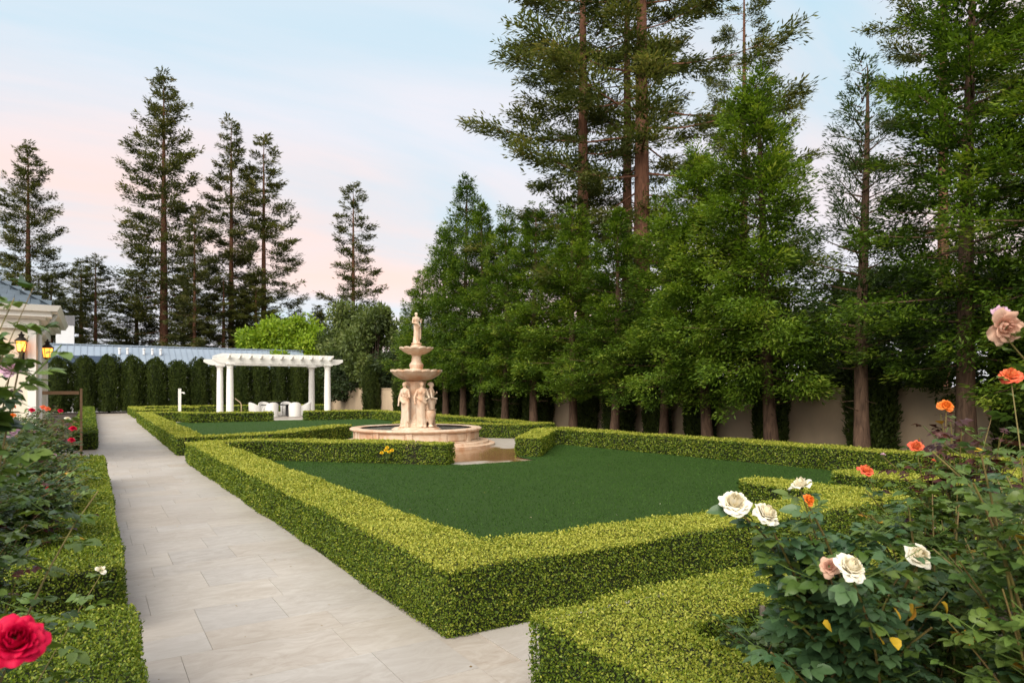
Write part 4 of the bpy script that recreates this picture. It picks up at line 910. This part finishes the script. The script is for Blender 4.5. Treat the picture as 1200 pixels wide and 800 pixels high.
def rose_bush(label, base, tips, fill, mats, scale=.11, indiv=0, seed=0, low=.3, step=.05, side=.5, cane='cane', rcane=.007, extra=(), group=None, dark=None, spread=.12, woody=3):
    r = random.Random(seed); root = thing('rose_bush', label, 'rose bush', base, 0, group); leaves = []
    allt = [(t, True) for t in tips]
    for (cx_, cy_, cz_, rx, ry, rz, n) in fill:
        for _ in range(n):
            while True:
                a = [r.uniform(-1, 1) for _ in range(3)]
                if sum(x*x for x in a) <= 1: break
            allt.append(((cx_+a[0]*rx, cy_+a[1]*ry, cz_+a[2]*rz), False))
    B = Vector(base)
    def dress(pts, s0, stp, sc, hang=.0):
        P = [Vector(p) for p in pts]; L = 0; nx = 0; tot = sum((P[i+1]-P[i]).length for i in range(len(P)-1)); az = r.uniform(0, 6.28); nx = s0*tot
        for i in range(len(P)-1):
            seg = (P[i+1]-P[i]).length
            while nx <= L+seg and seg > 0:
                p = P[i]+(P[i+1]-P[i])*((nx-L)/seg); az += 2.2+r.uniform(-.5, .5)
                t_ = (P[i+1]-P[i]).normalized(); d = Vector((math.cos(az), math.sin(az), r.uniform(-.25, .45)-hang))+t_*.35
                up = Vector((r.uniform(-.45, .45), r.uniform(-.45, .45), 1)); fr = (nx/tot)
                mt = mats(r, fr, p); leaves.append((p, d, up, sc*r.uniform(.7, 1.15)*(1.08-.25*max(0, fr-.8)/.2), r.randrange(6) if mt != 'rl_yellow' else 6+r.randrange(3), mt)); nx += stp*r.uniform(.75, 1.35)
            L += seg
    for i, (t, isb) in enumerate(allt):
        p0 = (base[0]+r.uniform(-1, 1)*spread, base[1]+r.uniform(-1, 1)*spread, base[2]); h = t[2]-base[2]
        p1 = (p0[0]*.75+t[0]*.25+r.uniform(-.08, .08), p0[1]*.75+t[1]*.25+r.uniform(-.08, .08), base[2]+h*r.uniform(.55, .8)); pts = bez(p0, p1, t, 9)
        rad0 = rcane*r.uniform(.7, 1.3)
        MB().tube([tuple(Vector(p)-B) for p in pts], [rad0*(1-.62*k/8) for k in range(9)], 6).build('cane', M[cane], root, 60)
        dress(pts, low if not isb else max(low, .42), step, scale)
        for k in (4, 5, 6, 7):
            if r.random() < side:
                a = r.uniform(0, 6.28); l = r.uniform(.10, .26)*scale/.11; q0 = Vector(pts[k]); q2 = q0+Vector((math.cos(a)*l, math.sin(a)*l, l*r.uniform(.2, .9))); sp_ = bez(tuple(q0), tuple((q0+q2)/2+Vector((0, 0, -.02))), tuple(q2), 4)
                MB().tube([tuple(Vector(p)-B) for p in sp_], [.0035, .003, .0025, .0015], 4).build('twig', M['stem'], root, 60); dress(sp_, .2, step*.9, scale*.85)
    for i in range(woody):
        a = i*2.3+seed; e = (base[0]+math.cos(a)*.16, base[1]+math.sin(a)*.16, base[2]+r.uniform(.4, .62)); pts = bez(base, (base[0]+math.cos(a)*.12, base[1]+math.sin(a)*.12, base[2]+.2), e, 7)
        MB().tube([tuple(Vector(p)-B) for p in pts], [.026*(1-.05*k)+.004*math.sin(k*3+i) for k in range(7)], 8).build('old_cane', M['old_cane'], root, 60)
    for (p, d, up, sc, v, mt) in extra: leaves.append((Vector(p), Vector(d), Vector(up), sc, v, mt))
    E_ = Vector(EYE); leaves.sort(key=lambda q: (q[0]-E_).length)
    ct, st_ = math.cos(HEAD), math.sin(HEAD)
    def seen(p): dd = p[0]*st_+p[1]*ct; u = (p[0]*ct-p[1]*st_)/max(dd, .01); v = (1.8-p[2])/max(dd, .01); return abs(u) < .78 and -.6 < v < .46
    vis = [q for q in leaves if seen(q[0])]; one = vis[:indiv]; ids = set(id(q) for q in one); rest = [q for q in leaves if id(q) not in ids]
    for p, d, up, sc, v, mt in one:
        o = link('leaf', leaf_mesh(v, mt), root); o.matrix_basis = Matrix.Translation(p-B) @ frame(d, up).to_4x4() @ Matrix.Scale(sc, 4)
    for mt in sorted(set(q[5] for q in rest)):
        Vs, A3, A4, T3, T4 = [], [], [], [], []; n = 0
        for p, d, up, sc, v, m_ in rest:
            if m_ != mt: continue
            V, a, b = (COMP_FAR if (p-E_).length > 4.2 else COMP)[v]; R = np.array(frame(d, up)); Vs.append(V @ R.T*sc+np.array(p-B)); A3.append(np.array(a)+n); A4.append(np.array(b, int).reshape(-1, 4)+n); tn = r.random(); T3 += [tn]*len(a); T4 += [tn]*len(b); n += len(V)
        link('foliage', mesh_np('foliage', np.concatenate(Vs), [np.concatenate(A3), np.concatenate(A4)], T3+T4, True), root, M[mt], kind='stuff')
    return root
def pick(**w):
    ks, ws = list(w), list(w.values())
    def f(r, fr, p): return r.choices(ks, ws)[0]
    return f
def with_red(green, top, amount):
    def f(r, fr, p): return 'rl_red' if p[2] > top and r.random() < amount else green(r, fr, p)
    return f

# white rose bush
b0 = (2.88, 1.75, .01)
wt_ = [(2.086, 1.768, 1.34), (2.231, 1.738, 1.29), (2.432, 1.732, 1.39), (2.327, 1.62, 1.35), (2.178, 1.359, 1.17), (2.172, 1.433, 1.16), (2.581, 1.346, 1.16)]
yl = [((2.541, 1.371, .997), 'rl_yellow'), ((2.35, 1.38, .93), 'rl_yellow'), ((2.62, 1.30, 1.02), 'rl_yellow'), ((2.42, 1.36, 1.02), 'rl_yellow'), ((2.186, 1.472, .972), 'rl_yellow'), ((2.61, 1.211, .945), 'rl_yellow'), ((2.894, 1.271, .965), 'rl_yellow'), ((2.49, 1.402, .888), 'rl_yellow'), ((2.50, 1.33, 1.01), 'rl_yellow'), ((2.7, 1.3, .90), 'rl_yellow'), ((3.0, 1.35, .82), 'rl_yellow')]
ry = random.Random(2)
wb = rose_bush('rose bush with large white blooms and blue-green leaves, yellowing low down', b0, wt_, [(2.55, 1.62, .95, .45, .35, .28, 16), (2.30, 1.72, 1.15, .22, .12, .12, 6), (3.0, 1.5, .85, .3, .3, .2, 5)],
               lambda r, fr, p: r.choices(['rl_blue', 'rl_green', 'rl_light', 'rl_yellow'], [7, 3, .6, .12 if p[2] < 1.0 else .0])[0], .125, 300, 11, .48, .044, .5, rcane=.0085,
               extra=[((p[0]-.04, p[1]-.03, p[2]+.02), (ry.uniform(-1, 1), ry.uniform(-1, 0), -.5), (ry.uniform(-.9, .9), ry.uniform(-1, .3), .8), .08, 6+i % 3, m) for i, (p, m) in enumerate(yl)])
for i, (p, k_, s, nn, n, op) in enumerate([((2.086, 1.768, 1.365), 'p_white', .060, (-.35, -.45, .75), 46, 1.0), ((2.231, 1.738, 1.315), 'p_white', .055, (.1, -.6, .7), 42, 1.0), ((2.432, 1.732, 1.415), 'p_white', .048, (-.3, .2, .9), 14, 1.15),
                                           ((2.327, 1.62, 1.377), 'p_orange', .027, (-.2, -.7, .5), 16, .42), ((2.178, 1.359, 1.199), 'p_white', .054, (-.1, -.7, .65), 46, 1.0), ((2.172, 1.433, 1.185), 'p_faded', .036, (-.6, -.4, .4), 16, 1.0), ((2.581, 1.346, 1.188), 'p_white', .050, (-.3, -.75, .55), 36, 1.1)]):
    bloom(wb, b0, p, k_, s, nn, 20+i, n, op)
# coral rose bush behind it
b1 = (4.3, 2.05, .01)
c_t = [(3.768, 2.259, 1.31), (4.116, 2.162, 1.44), (4.265, 2.07, 1.68), (4.096, 2.057, 1.375), (3.851, 2.208, 1.41)]
cbu = rose_bush('rose bush with coral blooms and purple-red young leaves', b1, c_t, [(4.0, 2.05, 1.0, .7, .35, .33, 28), (4.35, 1.95, 1.45, .45, .25, .30, 20), (4.6, 1.9, 1.0, .5, .4, .4, 10)],
                with_red(pick(rl_green=6, rl_dark=2, rl_light=2, rl_yellow=.3, rl_red=.5), 1.18, .6), .105, 140, 12, .28, .055, .5)
for i, (p, k_, s, nn, n, op) in enumerate([((3.768, 2.259, 1.335), 'p_coral', .045, (-.2, -.5, .8), 24, .85), ((4.116, 2.162, 1.462), 'p_coral', .045, (-.5, -.6, .6), 24, .9), ((4.265, 2.07, 1.70), 'p_orange', .045, (-.4, -.6, .6), 26, .95), ((4.096, 2.057, 1.39), 'p_coral', .016, (0, -.2, 1), 10, .3), ((3.851, 2.208, 1.425), 'p_lav', .016, (0, -.2, 1), 10, .8)]):
    bloom(cbu, b1, p, k_, s, nn, 40+i, n, op)
# tall bush at the bed's near side
b2 = (2.95, .92, .01)
tall = rose_bush('tall rose bush with a faded drooping bloom and a coral one above it', b2, [(2.336, .968, 1.955), (3.097, 1.263, 1.83)], [(2.75, 1.1, 1.05, .35, .3, .4, 18), (2.75, 1.15, 1.55, .28, .25, .25, 11), (3.3, 1.35, 1.1, .4, .3, .45, 16)],
                 pick(rl_green=6, rl_light=3, rl_blue=1, rl_yellow=.25), .105, 240, 13, .3, .055, .5)
bloom(tall, b2, (2.336, .968, 1.985), 'p_faded', .052, (-.45, -.5, -.15), 61, 16, 1.25, .16); bloom(tall, b2, (3.097, 1.263, 1.851), 'p_coral', .046, (-.5, -.3, .8), 62, 22, .9); bloom(tall, b2, (2.36, .99, 2.03), 'p_lav', .03, (-.5, -.5, .4), 63, 12, .8, .12)
# low bush inside the hedge corner and one deeper in the bed
rose_bush('low rose bush tucked into the corner of the boxwood bed', (3.1, 2.3, .01), [], [(3.0, 2.25, .55, .4, .25, .25, 18)], pick(rl_dark=6, rl_green=3, rl_light=.7), .10, 80, 14, .3, .05, .5, woody=2)
rose_bush('leafy rose bush without blooms between the white and coral bushes', (3.5, 1.7, .01), [], [(3.45, 1.75, .95, .45, .3, .38, 24)], pick(rl_dark=3, rl_green=6, rl_light=2, rl_yellow=.3, rl_red=.5), .105, 120, 15, .25, .05, .6, woody=2)
rose_bush('rose bush with purple leaves farthest along the bed', (5.6, 1.75, .01), [], [(5.4, 1.8, 1.0, .7, .35, .4, 22), (5.3, 1.8, 1.5, .4, .3, .25, 8)], pick(rl_dark=4, rl_green=4, rl_red=3), .105, 0, 16, .25, .05, .5, woody=2)

# bushes along the other side of the path
LB = [((-.95, 7.2, .01), (-.36, 7.0, .78, .48, .75, .45, 62), 'dark rose bush at the near end of the strip hedge bed', [((-.30, 7.0, .95), 'p_red', .03)]),
      ((-1.05, 8.8, .01), (-.44, 8.7, .90, .50, .7, .48, 60), 'dark leafy rose bush, second along the strip hedge', [((-.33, 8.6, 1.1), 'p_lav', .03)]),
      ((-1.1, 10.4, .01), (-.52, 10.4, .98, .52, .7, .48, 58), 'rose bush with small crimson blooms over the strip hedge', [((-.20, 10.6, 1.28), 'p_red', .045), ((-.22, 10.75, 1.12), 'p_red', .045), ((-.9, 10.2, 1.45), 'p_red', .04)]),
      ((-1.15, 12.2, .01), (-.62, 12.2, 1.0, .58, .8, .50, 48), 'rose bush with orange and crimson blooms below the lanterns', [((-.75, 12.4, 1.48), 'p_red', .045), ((-.55, 12.2, 1.5), 'p_coral', .045), ((-.95, 12.0, 1.42), 'p_orange', .045), ((-.30, 12.1, 1.35), 'p_white', .045)]),
      ((-1.2, 14.2, .01), (-.80, 14.1, 1.05, .70, .8, .52, 44), 'rose bush with orange blooms nearest the house', [((-1.1, 13.9, 1.5), 'p_orange', .05), ((-.7, 14.2, 1.48), 'p_coral', .05), ((-.45, 14.0, 1.42), 'p_red', .045), ((-1.25, 14.0, 1.35), 'p_orange', .05)])]
for i, (bs, fl, lab, bls) in enumerate(LB):
    g = rose_bush(lab, bs, [(p[0], p[1], p[2]-.03) for p, _, _ in bls], [fl], pick(rl_dark=7, rl_green=4, rl_light=.7, rl_red=.8, rl_yellow=.12), .115, 90 if i == 0 else 0, 70+i, .22, .05, .6, woody=1)
    for j, (p, k_, s) in enumerate(bls): bloom(g, bs, p, k_, s, (.2, -.6, .7), 80+i*5+j, 18, .95)
b3 = (-.62, 4.95, .01)
lv = rose_bush('rose bush with two lavender blooms beside the near hedge', b3, [(-.364, 4.453, 1.88), (-.384, 4.70, 1.55)], [(-.55, 5.0, 1.05, .32, .4, .5, 24), (-.58, 4.8, 1.5, .22, .3, .3, 10)], pick(rl_dark=5, rl_green=4, rl_light=1.2, rl_red=.6), .105, 120, 90, .25, .055, .5, woody=1)
bloom(lv, b3, (-.364, 4.453, 1.905), 'p_lav', .052, (.2, -.7, .6), 91, 26); bloom(lv, b3, (-.384, 4.70, 1.575), 'p_lav', .05, (.3, -.7, .5), 92, 26)
b4 = (-.52, 2.05, .01)
red = rose_bush('rose bush with one large crimson bloom close to the path', b4, [(-.128, 1.665, 1.275), (.022, 3.04, 1.41), (-.143, 2.437, 2.10), (.035, 3.502, .98)], [(-.42, 2.2, .95, .28, .4, .25, 14), (-.32, 2.9, .95, .2, .35, .2, 9), (-.19, 2.45, 2.0, .07, .2, .16, 6), (-.24, 2.5, 1.55, .08, .25, .22, 5)],
                pick(rl_green=4, rl_light=5, rl_dark=2, rl_yellow=.3), .11, 200, 93, .35, .06, .4, woody=1, rcane=.0045)
bloom(red, b4, (-.128, 1.665, 1.302), 'p_red', .055, (.1, -.75, .6), 94, 30, .95); bloom(red, b4, (.035, 3.502, 1.005), 'p_white', .024, (.1, -.6, .7), 95, 6, 1.3)

# little yellow flowers growing out of the hedge by the fountain
yf = thing('yellow_flower', 'small clump of yellow flowers poking from the hedge before the fountain', 'flower', (5.87, 15.17, .2))
for i, (dx, dy, dz) in enumerate(((0, 0, .16), (.07, -.05, .12), (-.08, .04, .10), (.03, -.02, .22), (.12, -.10, .16))):
    MB().tube([(dx*.3, dy*.3, -.05), (dx, dy, dz)], .004, 5).build('stem', M['stem'], yf); bloom(yf, (0, 0, 0), (dx, dy, dz), 'p_yellow', .045, (-.3, -.7, .6), 110+i, 14, 1.1)

# fallen leaves and petals lying about on the path, lawn and hedge foot
rng = np.random.default_rng(77); n = 260
q = np.c_[rng.uniform(.2, 2.1, 130), rng.uniform(2, 22, 130)]; q2 = np.c_[rng.uniform(2.9, 12.5, 130), rng.uniform(5.3, 15, 130)]
P = np.c_[np.r_[q, q2], np.r_[np.full(130, .016), np.full(130, .045)]]; a = rng.uniform(0, 6.28, n)
V, F = leafquads(P, np.c_[np.cos(a), np.sin(a), rng.uniform(0, .25, n)], nrm(np.c_[rng.normal(0, .3, (n, 2)), np.ones(n)]), rng.uniform(.010, .03, n), rng.uniform(.007, .016, n))
lt = link('leaf_litter', mesh_np('leaf_litter', V, [F], rng.uniform(0, 1, n)), None, leaf_mat('fallen_leaf', [(0, (.10, .05, .02)), (.5, (.28, .20, .06)), (.8, (.5, .42, .3)), (1, (.6, .55, .45))], .05, 1, .1, .7), label='tiny fallen leaves scattered over the path and lawn', cat='leaf litter', kind='stuff')
